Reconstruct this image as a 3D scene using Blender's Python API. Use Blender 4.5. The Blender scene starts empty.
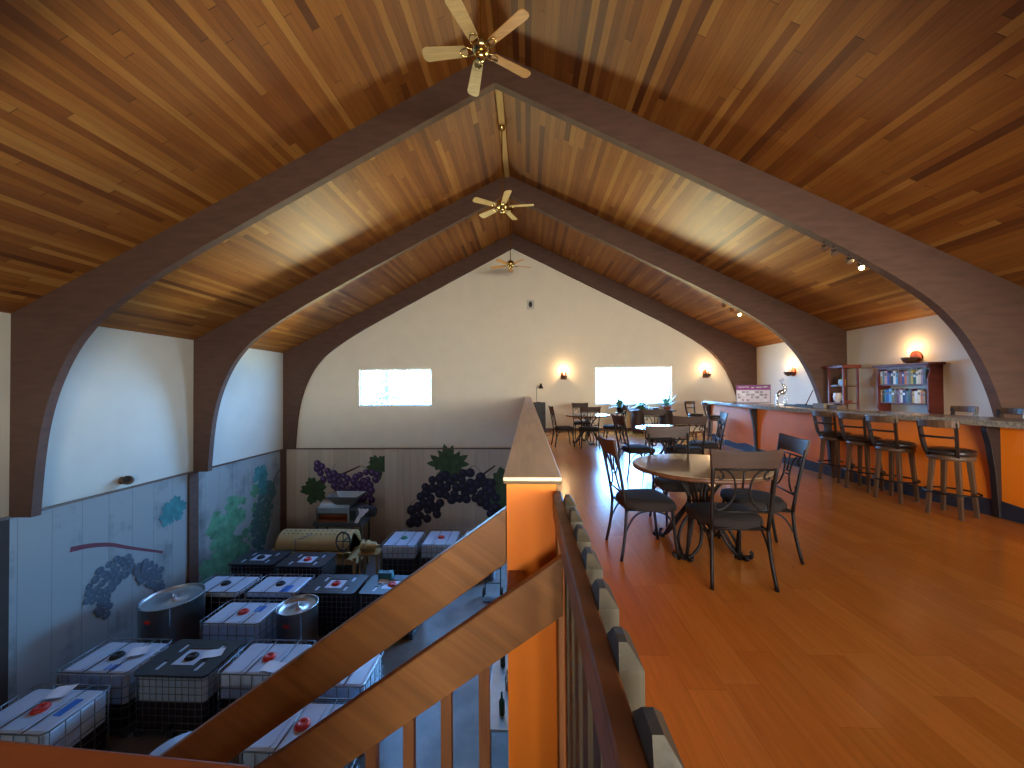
import bpy, math, random
from mathutils import Vector, Matrix
R = random.Random(7)
SC = bpy.context.scene
COL = SC.collection
PI = math.pi
XL, XR, XC = -8.67, 7.70, -0.484
YB, YF = 13.016, -4.55          # far wall, wall behind the camera
ZL = -3.95                      # lower cellar floor
ZC = -0.62                      # top of the concrete walls
EAVE, RIDGE = 2.80, 6.87
ARCH_Y = [-4.40, -0.97, 2.46, 5.886, 9.313, 12.859]

# ------------------------------------------------------------------ materials
def lin(c):
    return tuple(((v/255)/12.92 if v/255 <= .04045 else ((v/255+.055)/1.055)**2.4) for v in c)
class NT:
    def __init__(s, name):
        s.m = bpy.data.materials.new(name); s.m.use_nodes = True
        s.t = s.m.node_tree; s.b = s.t.nodes['Principled BSDF']
    def n(s, typ, **kw):
        x = s.t.nodes.new(typ)
        for k, v in kw.items():
            if k.startswith('i_'): x.inputs[k[2:].replace('_', ' ')].default_value = v
            else: setattr(x, k, v)
        return x
    def l(s, a, b): s.t.links.new(a, b)
    def math(s, op, a, b=None, c=None):
        x = s.t.nodes.new('ShaderNodeMath'); x.operation = op
        for i, v in enumerate((a, b, c)):
            if v is None: continue
            if isinstance(v, (int, float)): x.inputs[i].default_value = v
            else: s.l(v, x.inputs[i])
        return x.outputs[0]
    def ramp(s, fac, stops, interp='LINEAR'):
        r = s.t.nodes.new('ShaderNodeValToRGB'); r.color_ramp.interpolation = interp
        e = r.color_ramp.elements
        while len(e) < len(stops): e.new(.5)
        for i, (p, c) in enumerate(stops):
            e[i].position = p; e[i].color = (*c, 1)
        s.l(fac, r.inputs[0]); return r.outputs[0]
    def mix(s, mode, fac, a, b):
        x = s.t.nodes.new('ShaderNodeMix'); x.data_type = 'RGBA'; x.blend_type = mode
        for i, v in ((0, fac), (6, a), (7, b)):
            if isinstance(v, (int, float)): x.inputs[i].default_value = v
            elif isinstance(v, tuple): x.inputs[i].default_value = (*v, 1)
            else: s.l(v, x.inputs[i])
        return x.outputs[2]
_M = {}
def mat(name, rgb, rough=.5, metal=0, var=.12, scale=9, bump=0, spec=None, stretch=None, emit=None, coat=0, rot=0):
    if name in _M: return _M[name]
    k = NT(name); c = lin(rgb)
    tc = k.n('ShaderNodeTexCoord'); mp = k.n('ShaderNodeMapping')
    if stretch: mp.inputs['Scale'].default_value = stretch
    if rot:
        vr = k.n('ShaderNodeVectorRotate', rotation_type='Y_AXIS'); vr.inputs['Angle'].default_value = rot; k.l(tc.outputs['Object'], vr.inputs[0]); k.l(vr.outputs[0], mp.inputs[0])
    else: k.l(tc.outputs['Object'], mp.inputs[0])
    no = k.n('ShaderNodeTexNoise', i_Scale=scale, i_Detail=4.0); k.l(mp.outputs[0], no.inputs['Vector'])
    lo = tuple(v*(1-var) for v in c); hi = tuple(min(1, v*(1+var)) for v in c)
    k.l(k.ramp(no.outputs[0], [(.3, lo), (.7, hi)]), k.b.inputs['Base Color'])
    k.b.inputs['Roughness'].default_value = rough; k.b.inputs['Metallic'].default_value = metal
    if spec is not None: k.b.inputs['Specular IOR Level'].default_value = spec
    if coat: k.b.inputs['Coat Weight'].default_value = coat; k.b.inputs['Coat Roughness'].default_value = .15
    if bump:
        b = k.n('ShaderNodeBump', i_Strength=bump, i_Distance=.02); k.l(no.outputs[0], b.inputs['Height']); k.l(b.outputs[0], k.b.inputs['Normal'])
    if emit:
        k.b.inputs['Emission Color'].default_value = (*lin(emit[0]), 1); k.b.inputs['Emission Strength'].default_value = emit[1]
    _M[name] = k.m; return k.m
def plank_mat(name, width, length, tones, rough, groove, coat=0, jitter=.35, spec=.5, bump=.25, groove_w=.03):
    """boards running along Y, each with its own tone"""
    k = NT(name); tc = k.n('ShaderNodeTexCoord'); sp = k.n('ShaderNodeSeparateXYZ'); k.l(tc.outputs['Object'], sp.inputs[0])
    u = k.math('DIVIDE', sp.outputs[0], width); i = k.math('FLOOR', u); fu = k.math('FRACT', u)
    wn = k.n('ShaderNodeTexWhiteNoise', noise_dimensions='1D'); k.l(i, wn.inputs['W'])
    v = k.math('ADD', k.math('DIVIDE', sp.outputs[1], length), k.math('MULTIPLY', wn.outputs[0], 7.3)); j = k.math('FLOOR', v); fv = k.math('FRACT', v)
    cb = k.n('ShaderNodeCombineXYZ'); k.l(i, cb.inputs[0]); k.l(j, cb.inputs[1])
    w2 = k.n('ShaderNodeTexWhiteNoise', noise_dimensions='2D'); k.l(cb.outputs[0], w2.inputs['Vector'])
    tone = k.ramp(w2.outputs[0], tones)
    # grain stretched along the board, offset per board
    mp = k.n('ShaderNodeMapping'); mp.inputs['Scale'].default_value = (14, .9, 1)
    off = k.n('ShaderNodeVectorMath', operation='ADD'); sc = k.n('ShaderNodeVectorMath', operation='SCALE'); sc.inputs['Scale'].default_value = 3.1
    k.l(cb.outputs[0], sc.inputs[0]); k.l(tc.outputs['Object'], off.inputs[0]); k.l(sc.outputs[0], off.inputs[1]); k.l(off.outputs[0], mp.inputs[0])
    gr = k.n('ShaderNodeTexNoise', i_Scale=2.2, i_Detail=6.0, i_Roughness=.65, i_Distortion=.6); k.l(mp.outputs[0], gr.inputs['Vector'])
    g = k.ramp(gr.outputs[0], [(.3, (1-jitter,)*3), (.62, (1.0,)*3)])
    col = k.mix('MULTIPLY', 1.0, tone, g)
    # knots
    kn = k.n('ShaderNodeTexVoronoi', i_Scale=1.0); km = k.n('ShaderNodeMapping'); km.inputs['Scale'].default_value = (4.2, 1.4, 1)
    k.l(off.outputs[0], km.inputs[0]); k.l(km.outputs[0], kn.inputs['Vector'])
    kf = k.ramp(kn.outputs['Distance'], [(.02, (.5,)*3), (.04, (1,)*3)])
    col = k.mix('MULTIPLY', .8, col, kf)
    # joints
    e1 = k.math('LESS_THAN', fu, groove_w); e2 = k.math('LESS_THAN', fv, .0025); e = k.math('MAXIMUM', e1, e2)
    col = k.mix('MULTIPLY', k.math('MULTIPLY', e, groove), col, (.12, .07, .04))
    k.l(col, k.b.inputs['Base Color'])
    k.b.inputs['Roughness'].default_value = rough; k.b.inputs['Specular IOR Level'].default_value = spec
    if coat: k.b.inputs['Coat Weight'].default_value = coat; k.b.inputs['Coat Roughness'].default_value = .2
    h = k.math('SUBTRACT', k.math('MULTIPLY', gr.outputs[0], .15), e)
    b = k.n('ShaderNodeBump', i_Strength=bump, i_Distance=.004); k.l(h, b.inputs['Height']); k.l(b.outputs[0], k.b.inputs['Normal'])
    return k.m
def wood_mat(name, rgb, rough=.45, var=.35, scale=(1.2, 14, 14), coat=0, rot=0):
    return mat(name, rgb, rough, var=var, scale=2.5, stretch=scale, bump=.12, coat=coat, rot=rot)
def concrete_mat(name, dark, light, axis, patch):
    k = NT(name); tc = k.n('ShaderNodeTexCoord'); sp = k.n('ShaderNodeSeparateXYZ'); k.l(tc.outputs['Object'], sp.inputs[0])
    u = k.math('DIVIDE', sp.outputs[axis], .46); i = k.math('FLOOR', u); fu = k.math('FRACT', u)
    wn = k.n('ShaderNodeTexWhiteNoise', noise_dimensions='1D'); k.l(i, wn.inputs['W'])
    no = k.n('ShaderNodeTexNoise', i_Scale=1.3, i_Detail=7.0, i_Roughness=.6); k.l(tc.outputs['Object'], no.inputs['Vector'])
    mp = k.n('ShaderNodeMapping'); mp.inputs['Scale'].default_value = (9, 9, .7) ; k.l(tc.outputs['Object'], mp.inputs[0])
    st = k.n('ShaderNodeTexNoise', i_Scale=1.0, i_Detail=4.0); k.l(mp.outputs[0], st.inputs['Vector'])
    f = k.math('ADD', k.math('MULTIPLY', wn.outputs[0], .25), k.math('ADD', k.math('MULTIPLY', no.outputs[0], patch), k.math('MULTIPLY', st.outputs[0], .35)))
    col = k.ramp(f, [(.35, lin(dark)), (.85, lin(light))])
    e = k.math('LESS_THAN', fu, .02)
    col = k.mix('MULTIPLY', k.math('MULTIPLY', e, .55), col, (.3, .27, .25))
    k.l(col, k.b.inputs['Base Color']); k.b.inputs['Roughness'].default_value = .8
    b = k.n('ShaderNodeBump', i_Strength=.4, i_Distance=.01); k.l(f, b.inputs['Height']); k.l(b.outputs[0], k.b.inputs['Normal'])
    return k.m

M_ceil = plank_mat('ceiling_boards', .092, 3.2, [(0, lin((98, 54, 26))), (.12, lin((128, 75, 32))), (.5, lin((144, 89, 37))), (.85, lin((156, 100, 43))), (1, lin((174, 122, 60)))], .5, .75, spec=.28, jitter=.26)
M_floor = plank_mat('floor_laminate', .19, .95, [(0, lin((196, 116, 42))), (.5, lin((203, 122, 46))), (1, lin((210, 129, 51)))], .19, .35, coat=.0, jitter=.18, spec=.36, bump=.06, groove_w=.012)
M_cream = mat('cream_paint', (226, 218, 200), .75, var=.03, scale=2)
M_white = mat('white_paint', (196, 194, 184), .75, var=.03, scale=2)
M_orange = mat('orange_paint', (240, 126, 18), .6, var=.05, scale=3)
M_arch = wood_mat('dark_stained_glulam', (84, 58, 47), .75, .18, scale=(1, 2, 5))
M_trim = wood_mat('brown_trim', (92, 66, 50))
M_pale_board = wood_mat('pale_ridge_board', (196, 160, 96), .5, .12, scale=(14, 1, 1))
M_concL = concrete_mat('left_concrete', (40, 46, 50), (140, 145, 146), 1, 1.2)
M_concB = concrete_mat('back_concrete', (196, 180, 160), (224, 210, 190), 0, .25)
M_concFl = mat('cellar_floor', (118, 116, 114), .42, var=.25, scale=2.2, bump=.1)
M_brownwall = mat('dark_brown_wall', (52, 38, 30), .8, var=.25, scale=2)  # darker brown tone on the near part of the left cellar wall
M_iron = mat('dark_wrought_iron', (24, 17, 14), .5, metal=.1, var=.2, spec=.3)
M_cush = mat('grey_brown_fabric', (32, 22, 18), .95, var=.18, scale=60, bump=.2)
M_chairwood = wood_mat('chair_wood', (50, 26, 12), .6, .3)
M_tabletop = mat('beige_laminate_top', (168, 148, 120), .07, var=.06, scale=20)
M_tabedge = wood_mat('table_edge_wood', (88, 54, 34), .4)
M_stoolwood = wood_mat('stool_wood', (84, 60, 42), .45, .3, scale=(14, 14, 1.5))
M_leather = mat('black_leather', (38, 30, 28), .3, var=.2, scale=40)
M_railwood = wood_mat('pine_rail', (124, 78, 44), .45, .22, scale=(.5, 8, 12))
M_sloperail = wood_mat('pine_rail_sloping', (138, 90, 48), .45, .22, scale=(.5, 8, 12), rot=math.radians(-35.4))
M_newel = wood_mat('pine_upright', (126, 78, 42), .5, .28, scale=(14, 14, 1.4))
M_picket = wood_mat('pale_picket', (64, 55, 40), .5, .22, scale=(14, 14, 1.4))
M_cap = mat('wall_cap_boards', (236, 208, 170), .5, var=.12, scale=3, stretch=(8, .6, 1))
M_capedge = wood_mat('wall_cap_edge', (100, 76, 44))
M_brass = mat('polished_brass', (204, 182, 124), .2, metal=1, var=.08)
M_blade = wood_mat('fan_blade_maple', (196, 170, 118), .4, .14)
M_bladeoak = wood_mat('fan_blade_oak', (190, 138, 76), .4, .14)
M_plastic = mat('white_translucent_plastic', (188, 204, 222), .38, var=.05, scale=4)
M_wine = mat('plastic_dark_with_wine', (40, 30, 38), .35, var=.2, scale=4)
M_galv = mat('galvanised_steel', (120, 124, 130), .4, metal=.8, var=.12)
M_blackp = mat('black_plastic', (40, 44, 50), .4, var=.12)
M_red = mat('red_plastic', (196, 44, 34), .35, var=.06)
M_green = mat('green_plastic', (30, 130, 100), .35, var=.06)
M_steel = mat('brushed_stainless', (186, 190, 194), .36, metal=1, var=.07, scale=8, stretch=(1, 1, 12))
M_paper = mat('white_paper', (228, 230, 236), .7, var=.03)
M_bluel = mat('blue_label', (40, 110, 200), .5, var=.05)
M_beige = mat('beige_enamel', (196, 172, 116), .4, var=.1, scale=5)
M_grey = mat('grey_machine_paint', (92, 96, 102), .4, metal=.3, var=.1)
M_granite = mat('speckled_granite', (138, 128, 112), .2, var=.5, scale=34)
M_toe = mat('blue_black_base_paint', (38, 44, 60), .5, var=.3, scale=8)
M_mahog = wood_mat('mahogany', (104, 42, 30), .5, .3)
M_black = mat('matt_black', (26, 27, 30), .6, var=.15)
M_silver = mat('silver_metal', (190, 190, 192), .25, metal=1, var=.05)
M_terra = mat('terracotta', (150, 76, 52), .7, var=.12)
M_leaf = mat('leaf_green', (86, 128, 74), .5, var=.3, scale=14)
M_leafb = mat('blue_green_leaf', (110, 150, 130), .5, var=.3, scale=14)
M_purple = mat('purple_print', (130, 44, 120), .5, var=.06)
M_bulb = mat('warm_bulb', (255, 190, 110), .4, emit=((255, 178, 92), 16))
M_spot = mat('warm_spot_face', (255, 220, 170), .4, emit=((255, 214, 150), 40))
M_black2 = wood_mat('ebony_stained_wood', (34, 23, 19), .5)
M_vinyl = mat('window_frame_white', (226, 226, 222), .4, var=.03)
def glass():
    k = NT('window_glass'); t = k.t; t.nodes.remove(k.b)
    out = t.nodes['Material Output']
    tr = k.n('ShaderNodeBsdfTransparent'); gl = k.n('ShaderNodeBsdfGlossy'); gl.inputs['Roughness'].default_value = .02
    tr.inputs[0].default_value = (.95, .97, .98, 1)
    mx = k.n('ShaderNodeMixShader'); mx.inputs[0].default_value = .06
    no = k.n('ShaderNodeTexNoise', i_Scale=3.0); k.l(k.ramp(no.outputs[0], [(0, (.9,)*3), (1, (1,)*3)]), gl.inputs[0])
    k.l(tr.outputs[0], mx.inputs[1]); k.l(gl.outputs[0], mx.inputs[2]); k.l(mx.outputs[0], out.inputs[0]); return k.m
M_glass = glass()

# ------------------------------------------------------------------ mesh builder
class MB:
    def __init__(s): s.v = []; s.f = []; s.mi = []; s.sm = []; s.mats = []
    def _m(s, m):
        if m not in s.mats: s.mats.append(m)
        return s.mats.index(m)
    def add(s, vs, fs, m, smooth=False, X=None):
        o = len(s.v)
        s.v += [tuple(X @ Vector(p)) if X else tuple(p) for p in vs]
        k = s._m(m)
        for f in fs: s.f.append([o+i for i in f]); s.mi.append(k); s.sm.append(smooth)
    def box(s, a, b, m, X=None, top=None):
        x0, y0, z0 = a; x1, y1, z1 = b
        t = top or 0     # inset of the top rectangle
        vs = [(x0, y0, z0), (x1, y0, z0), (x1, y1, z0), (x0, y1, z0), (x0+t, y0+t, z1), (x1-t, y0+t, z1), (x1-t, y1-t, z1), (x0+t, y1-t, z1)]
        s.add(vs, [(0, 3, 2, 1), (4, 5, 6, 7), (0, 1, 5, 4), (1, 2, 6, 5), (2, 3, 7, 6), (3, 0, 4, 7)], m, False, X); return s
    def tube(s, pts, r, m, n=7, X=None, closed=False, flat=1.0):
        P = [Vector(p) for p in pts]; N = len(P)
        rr = r if isinstance(r, (list, tuple)) else [r]*N
        vs = []; up = None
        for i, p in enumerate(P):
            if closed: d = P[(i+1) % N]-P[i-1]
            else: d = P[min(i+1, N-1)]-P[max(i-1, 0)]
            if d.length < 1e-9: d = Vector((0, 0, 1))
            d.normalize()
            if up is None:
                up = Vector((0, 0, 1)) if abs(d.z) < .9 else Vector((1, 0, 0))
            a = d.cross(up)
            if a.length < 1e-6: a = d.orthogonal()
            a.normalize(); b = a.cross(d).normalized(); up = b
            for q in range(n):
                t = 2*PI*(q+.5)/n; vs.append(p + a*math.cos(t)*rr[i] + b*math.sin(t)*rr[i]*flat)
        fs = []
        for i in range(N if closed else N-1):
            for q in range(n):
                i2 = (i+1) % N
                fs.append((i*n+q, i*n+(q+1) % n, i2*n+(q+1) % n, i2*n+q))
        if not closed: fs += [tuple(range(n))[::-1], tuple(range((N-1)*n, N*n))]
        s.add(vs, fs, m, n > 4, X); return s
    def lathe(s, prof, m, n=24, X=None, c=(0, 0, 0), cap=True):
        vs = []; fs = []
        for (r, z) in prof:
            for q in range(n):
                t = 2*PI*q/n; vs.append((c[0]+r*math.cos(t), c[1]+r*math.sin(t), c[2]+z))
        for i in range(len(prof)-1):
            for q in range(n): fs.append((i*n+q, i*n+(q+1) % n, (i+1)*n+(q+1) % n, (i+1)*n+q))
        s.add(vs, fs, m, True, X)
        if cap:
            L = len(prof)
            s.add([vs[q] for q in range(n)], [tuple(range(n))[::-1]], m, False, X)
            s.add([vs[(L-1)*n+q] for q in range(n)], [tuple(range(n))], m, False, X)
        return s
    def prism(s, poly, d, m, X=None, smooth=False):
        """poly: list of 3D points (planar), extruded by vector d"""
        n = len(poly); d = Vector(d); A = [Vector(p) for p in poly]; B = [p+d for p in A]
        s.add(A+B, [tuple(range(n))[::-1], tuple(range(n, 2*n))]+[(i, (i+1) % n, n+(i+1) % n, n+i) for i in range(n)], m, smooth, X); return s
    def strip(s, inner, outer, d, m, X=None):
        """ribbon of quads between two polylines, extruded by d"""
        n = len(inner); d = Vector(d); I = [Vector(p) for p in inner]; O = [Vector(p) for p in outer]
        vs = I+O+[p+d for p in I]+[p+d for p in O]; fs = []
        for i in range(n-1):
            fs += [(i, i+1, n+i+1, n+i), (2*n+i, 3*n+i, 3*n+i+1, 2*n+i+1), (i, 2*n+i, 2*n+i+1, i+1), (n+i, n+i+1, 3*n+i+1, 3*n+i)]
        fs += [(0, n, 3*n, 2*n), (n-1, 3*n-1, 4*n-1, 2*n-1)]
        s.add(vs, fs, m, False, X); return s
    def build(s, name, parent=None, loc=None, bevel=0, sub=0, label=None, segs=2):
        me = bpy.data.meshes.new(name); me.from_pydata(s.v, [], s.f)
        for m in s.mats: me.materials.append(m)
        me.polygons.foreach_set('material_index', s.mi); me.polygons.foreach_set('use_smooth', s.sm)
        me.update()
        o = bpy.data.objects.new(name, me); COL.objects.link(o)
        if parent: o.parent = parent
        if loc: o.location = loc
        if bevel:
            b = o.modifiers.new('bevel', 'BEVEL'); b.width = bevel; b.segments = segs; b.limit_method = 'ANGLE'
        if sub: o.modifiers.new('sub', 'SUBSURF').levels = sub; o.modifiers[-1].render_levels = sub
        if label: o['label'] = label
        fix_normals(me)
        return o
import bmesh
def fix_normals(me):
    bm = bmesh.new(); bm.from_mesh(me); bmesh.ops.recalc_face_normals(bm, faces=bm.faces); bm.to_mesh(me); bm.free()
def tag(o, label=None, cat=None, group=None, kind=None):
    if label: o['label'] = label
    if cat: o['category'] = cat
    if group: o['group'] = group
    if kind: o['kind'] = kind
    return o
def empty(name, loc=(0, 0, 0), rz=0, label=None, cat=None, group=None):
    o = bpy.data.objects.new(name, None); COL.objects.link(o); o.location = loc; o.rotation_euler = (0, 0, rz)
    o.empty_display_size = .1
    return tag(o, label, cat, group)
def struct(o): o['kind'] = 'structure'; return o
def dup(root, loc, rz=0, label=None, group=None, scale=None):
    def cp(o, par):
        c = o.copy(); COL.objects.link(c)
        if par: c.parent = par
        for ch in list(o.children): cp(ch, c)
        return c
    r = cp(root, None); r.location = loc; r.rotation_euler = (0, 0, rz)
    if scale: r.scale = scale
    if label: r['label'] = label
    if group: r['group'] = group
    return r
def smooth(pts, k=5):
    P = [Vector(p) for p in pts]; out = []
    for i in range(len(P)-1):
        p0 = P[max(i-1, 0)]; p1 = P[i]; p2 = P[i+1]; p3 = P[min(i+2, len(P)-1)]
        for j in range(k):
            t = j/k
            out.append(.5*((2*p1)+(p2-p0)*t+(2*p0-5*p1+4*p2-p3)*t*t+(3*p1-p0-3*p2+p3)*t**3))
    out.append(P[-1]); return out
def spiral(c, r0, a0, a1, r1, n=10):
    """2D spiral points in a plane, (u,w)"""
    return [(c[0]+(r0+(r1-r0)*i/n)*math.cos(a0+(a1-a0)*i/n), c[1]+(r0+(r1-r0)*i/n)*math.sin(a0+(a1-a0)*i/n)) for i in range(n+1)]

# ------------------------------------------------------------------ camera
def camera():
    cd = bpy.data.cameras.new('camera'); cam = bpy.data.objects.new('camera', cd); COL.objects.link(cam)
    y, p, r = [math.radians(v) for v in (2.414, .729, .447)]
    Rt = Vector((math.cos(y), math.sin(y), 0)); F = Vector((-math.sin(y)*math.cos(p), math.cos(y)*math.cos(p), math.sin(p))); U = Rt.cross(F)
    R2 = Rt*math.cos(r)-U*math.sin(r); U2 = Rt*math.sin(r)+U*math.cos(r)
    m = Matrix((R2, U2, -F)).transposed().to_4x4(); m.translation = Vector((0, 0, 1.47))
    cam.matrix_world = m
    cd.sensor_width = 36; cd.lens = 36*372.835/1024; cd.clip_start = .05; cd.clip_end = 300
    SC.camera = cam
camera()

# ------------------------------------------------------------------ room shell
def holes_wall(mb, a0, a1, z0, z1, y0, y1, holes, m, axis='x'):
    us = sorted({a0, a1, *[h[0] for h in holes], *[h[1] for h in holes]}); zs = sorted({z0, z1, *[h[2] for h in holes], *[h[3] for h in holes]})
    for i in range(len(us)-1):
        for j in range(len(zs)-1):
            cu, cz = (us[i]+us[i+1])/2, (zs[j]+zs[j+1])/2
            if any(h[0] < cu < h[1] and h[2] < cz < h[3] for h in holes): continue
            if axis == 'x': mb.box((us[i], y0, zs[j]), (us[i+1], y1, zs[j+1]), m)
            else: mb.box((y0, us[i], zs[j]), (y1, us[i+1], zs[j+1]), m)
W1 = (-5.985, -3.39, .90, 2.20); W2 = (2.33, 4.935, .90, 2.20)
DOOR = (.9, 6.4, -3.93, -1.05)
REAR = [(-.6, 2.6, .95, 2.6), (3.2, 6.6, .95, 2.6), (-5.2, -2.8, -2.2, -1.8)]  # unseen rear openings; the low cellar one is added to light the far mural
T = .22
mb = MB(); holes_wall(mb, XL, XR, ZC, EAVE, YB, YB+T, [W1, W2], M_cream)
mb.prism([(XL, YB, EAVE), (XR, YB, EAVE), (XC, YB, RIDGE)], (0, T, 0), M_cream)
struct(mb.build('wall_back'))
mb = MB(); holes_wall(mb, XL, XR, ZL, ZC, YB-.03, YB+T, [DOOR], M_concB); struct(mb.build('wall_back'))
mb = MB(); mb.box((-5.05, YB-.075, ZL), (-4.40, YB-.03, ZC-.005), M_concB); struct(mb.build('trim_1', bevel=.01))
mb = MB(); mb.box((XL, YB-.06, ZC-.01), (-.12, YB, ZC+.03), M_trim); struct(mb.build('trim_2'))
mb = MB(); mb.box((XL-T, YF, ZC), (XL, YB+T, EAVE), M_white); struct(mb.build('wall_left'))
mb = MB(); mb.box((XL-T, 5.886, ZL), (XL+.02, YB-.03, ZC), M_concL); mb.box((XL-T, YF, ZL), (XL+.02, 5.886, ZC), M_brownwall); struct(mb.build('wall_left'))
mb = MB(); mb.box((XL, YF, ZC-.01), (XL+.05, YB-.06, ZC+.03), M_trim); struct(mb.build('trim_3'))
mb = MB(); mb.box((XR, YF, ZL), (XR+T, YB+T, EAVE), M_cream); struct(mb.build('wall_right'))
mb = MB(); holes_wall(mb, XL-T, XR+T, ZL, EAVE, YF-T, YF, REAR, M_cream)
mb.prism([(XL-T, YF, EAVE), (XR+T, YF, EAVE), (XC, YF, RIDGE)], (0, -T, 0), M_cream); struct(mb.build('wall_front'))
s_ = (RIDGE-EAVE)/(XR-XC)
mb = MB()
for X1 in (XL-.7, XR+.7):
    z1 = RIDGE-s_*abs(X1-XC)
    mb.prism([(XC, YF-.6, RIDGE), (X1, YF-.6, z1), (X1, YF-.6, z1+.2), (XC, YF-.6, RIDGE+.2)], (0, YB-YF+1.2, 0), M_ceil)
struct(mb.build('ceiling'))
mb = MB(); mb.box((XC-.05, ARCH_Y[3]+.13, RIDGE-.075), (XC+.07, ARCH_Y[4], RIDGE-.045), M_pale_board); struct(mb.build('trim_4'))
# floors
mb = MB(); mb.box((.0, 1.22, -.32), (XR, YB, 0), M_floor); mb.box((.068, .38, -.32), (XR, 1.22, 0), M_floor); mb.box((XL+.02, YF, -.32), (XR, .38, 0), M_floor); struct(mb.build('floor'))
mb = MB(); mb.box((XL-T, YF, ZL-.2), (XR, YB+T+6, ZL), M_concFl); struct(mb.build('floor'))
# dark posts under the left arch legs
for i, Y in enumerate((ARCH_Y[4], ARCH_Y[5], ARCH_Y[2])):
    mb = MB(); mb.box((XL+.02, Y-.17, ZL), (XL+.07, Y+.10, ZC-.01), M_arch); struct(mb.build('trim_%d' % (5+i), bevel=.008))
# baseboards
mb = MB(); mb.box((.12, YB-.02, 0), (XR, YB, .09), M_trim); struct(mb.build('baseboard_back'))
# window frames
def window(n, h, yy, out=1):
    mb = MB(); x0, x1, z0, z1 = h; w = .05
    ya, yb = (yy+.08, yy+.15) if out > 0 else (yy-.15, yy-.08)
    for a, b in (((x0, ya, z0), (x1, yb, z0+w)), ((x0, ya, z1-w), (x1, yb, z1)), ((x0, ya, z0+w), (x0+w, yb, z1-w)), ((x1-w, ya, z0+w), (x1, yb, z1-w))): mb.box(a, b, M_vinyl)
    o = struct(mb.build('window_%d' % n, bevel=.004))
    g = MB(); g.box((x0+w, (ya+yb)/2-.004, z0+w), (x1-w, (ya+yb)/2+.004, z1-w), M_glass); g.build('pane', parent=o)
window(1, W1, YB); window(2, W2, YB); window(3, REAR[0], YF, -1); window(4, REAR[1], YF, -1); window(5, REAR[2], YF, -1)  # last one: unseen cellar window, added for fill light
# glazed cellar door (sectional door with glass lights) on the far lower wall
mb = MB(); x0, x1, z0, z1 = DOOR
for k in range(5):
    zz = z0+(z1-z0-.05)*k/4; mb.box((x0, YB+.05, zz), (x1, YB+.10, zz+.05), M_vinyl)
for k in range(6):
    xx = x0+(x1-x0-.05)*k/5; mb.box((xx, YB+.05, z0), (xx+.05, YB+.10, z1), M_vinyl)
dr = struct(mb.build('door_1')); g = MB(); g.box((x0, YB+.071, z0), (x1, YB+.079, z1), M_glass); g.build('pane', parent=dr)
# ------------------------------------------------------------------ arches
PROF = [((0, 6.37), (0, 6.865)), ((3.02, 4.81), (3.15, 0)), ((4.87, 3.84), (5.05, 0)), ((5.55, 3.46), (5.9, 0)), ((6.1, 3.12), (6.6, 0)), ((6.6, 2.76), (7.4, 0)), ((6.9, 2.46), (8.18, 2.79)),
        ((7.13, 2.15), (8.18, 2.3)), ((7.32, 1.80), (8.18, 1.85)), ((7.49, 1.38), (8.18, 1.4)), ((7.62, .9), (8.18, .9)), ((7.70, .4), (8.18, .4)), ((7.75, -.10), (8.18, -.10)), ((7.79, -.61), (8.18, -.61))]
PI_ = [p[0] for p in PROF]; PO = [(p[1][0], p[1][1] if p[1][1] else 6.865-s_*p[1][0]) for p in PROF]
PI_ = [(p.x, p.z) for p in smooth([(a, 0, b) for a, b in PI_[1:]], 4)]; PO2 = [(p.x, p.z) for p in smooth([(a, 0, b) for a, b in PO[1:]], 4)]
PO2 = [(a, min(b, 6.865-s_*a)) for a, b in PO2]; PO2 = [(min(a, 8.18), b) for a, b in PO2]
IN = [PROF[0][0]]+PI_; OUT = [PROF[0][1]]+PO2
names = ['dark wooden arch against the wall with the tall rear windows', 'dark wooden arch over the landing', 'dark wooden arch above the stairs', 'nearest dark wooden arch, with the brass ceiling fan in front of its peak',
         'middle dark wooden arch, between the near arch and the one on the gable wall', 'farthest dark wooden arch, set against the cream gable wall']
for k, Y in enumerate(ARCH_Y):
    root = empty('timber_arch', (XC, Y, 0), 0, names[k], 'arch', 'curved timber roof arches')
    for sgn in (-1, 1):
        lim = -.62 if (sgn < 0 and Y > .55) else .0
        a = [(sgn*p[0], 0, max(p[1], lim)) for p in IN if p[1] > lim-.35]; b = [(sgn*p[0], 0, max(p[1], lim)) for p in OUT][:len(a)]
        m = MB(); m.strip(a, b, (0, .13, 0), M_arch); m.build('arch_half', parent=root)
# ------------------------------------------------------------------ half wall and railings
mb = MB(); mb.box((-.07, 1.19, -.42), (.0875, YB-.01, 1.169), M_orange); hw = struct(mb.build('wall_half'))
mb = MB(); mb.box((-.081, 1.176, 1.169), (.105, YB-.01, 1.178), M_capedge); mb.box((-.081, 1.176, 1.178), (.105, YB-.01, 1.191), M_cap); struct(mb.build('trim_8', bevel=.004))
mb = MB(); mb.prism([(-2.1, .504, 0), (-2.1, .42, 0), (-.315, .322, 0), (-.315, .399, 0)], (0, 0, 1.043), M_orange); struct(mb.build('wall_landing'))
mb = MB(); mb.prism([(-2.1, .511, 1.043), (-2.1, .413, 1.043), (-.308, .315, 1.043), (-.308, .406, 1.043)], (0, 0, .014), mat('orange_brown_cap', (150, 78, 26), .6)); struct(mb.build('trim_9', bevel=.004))

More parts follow.
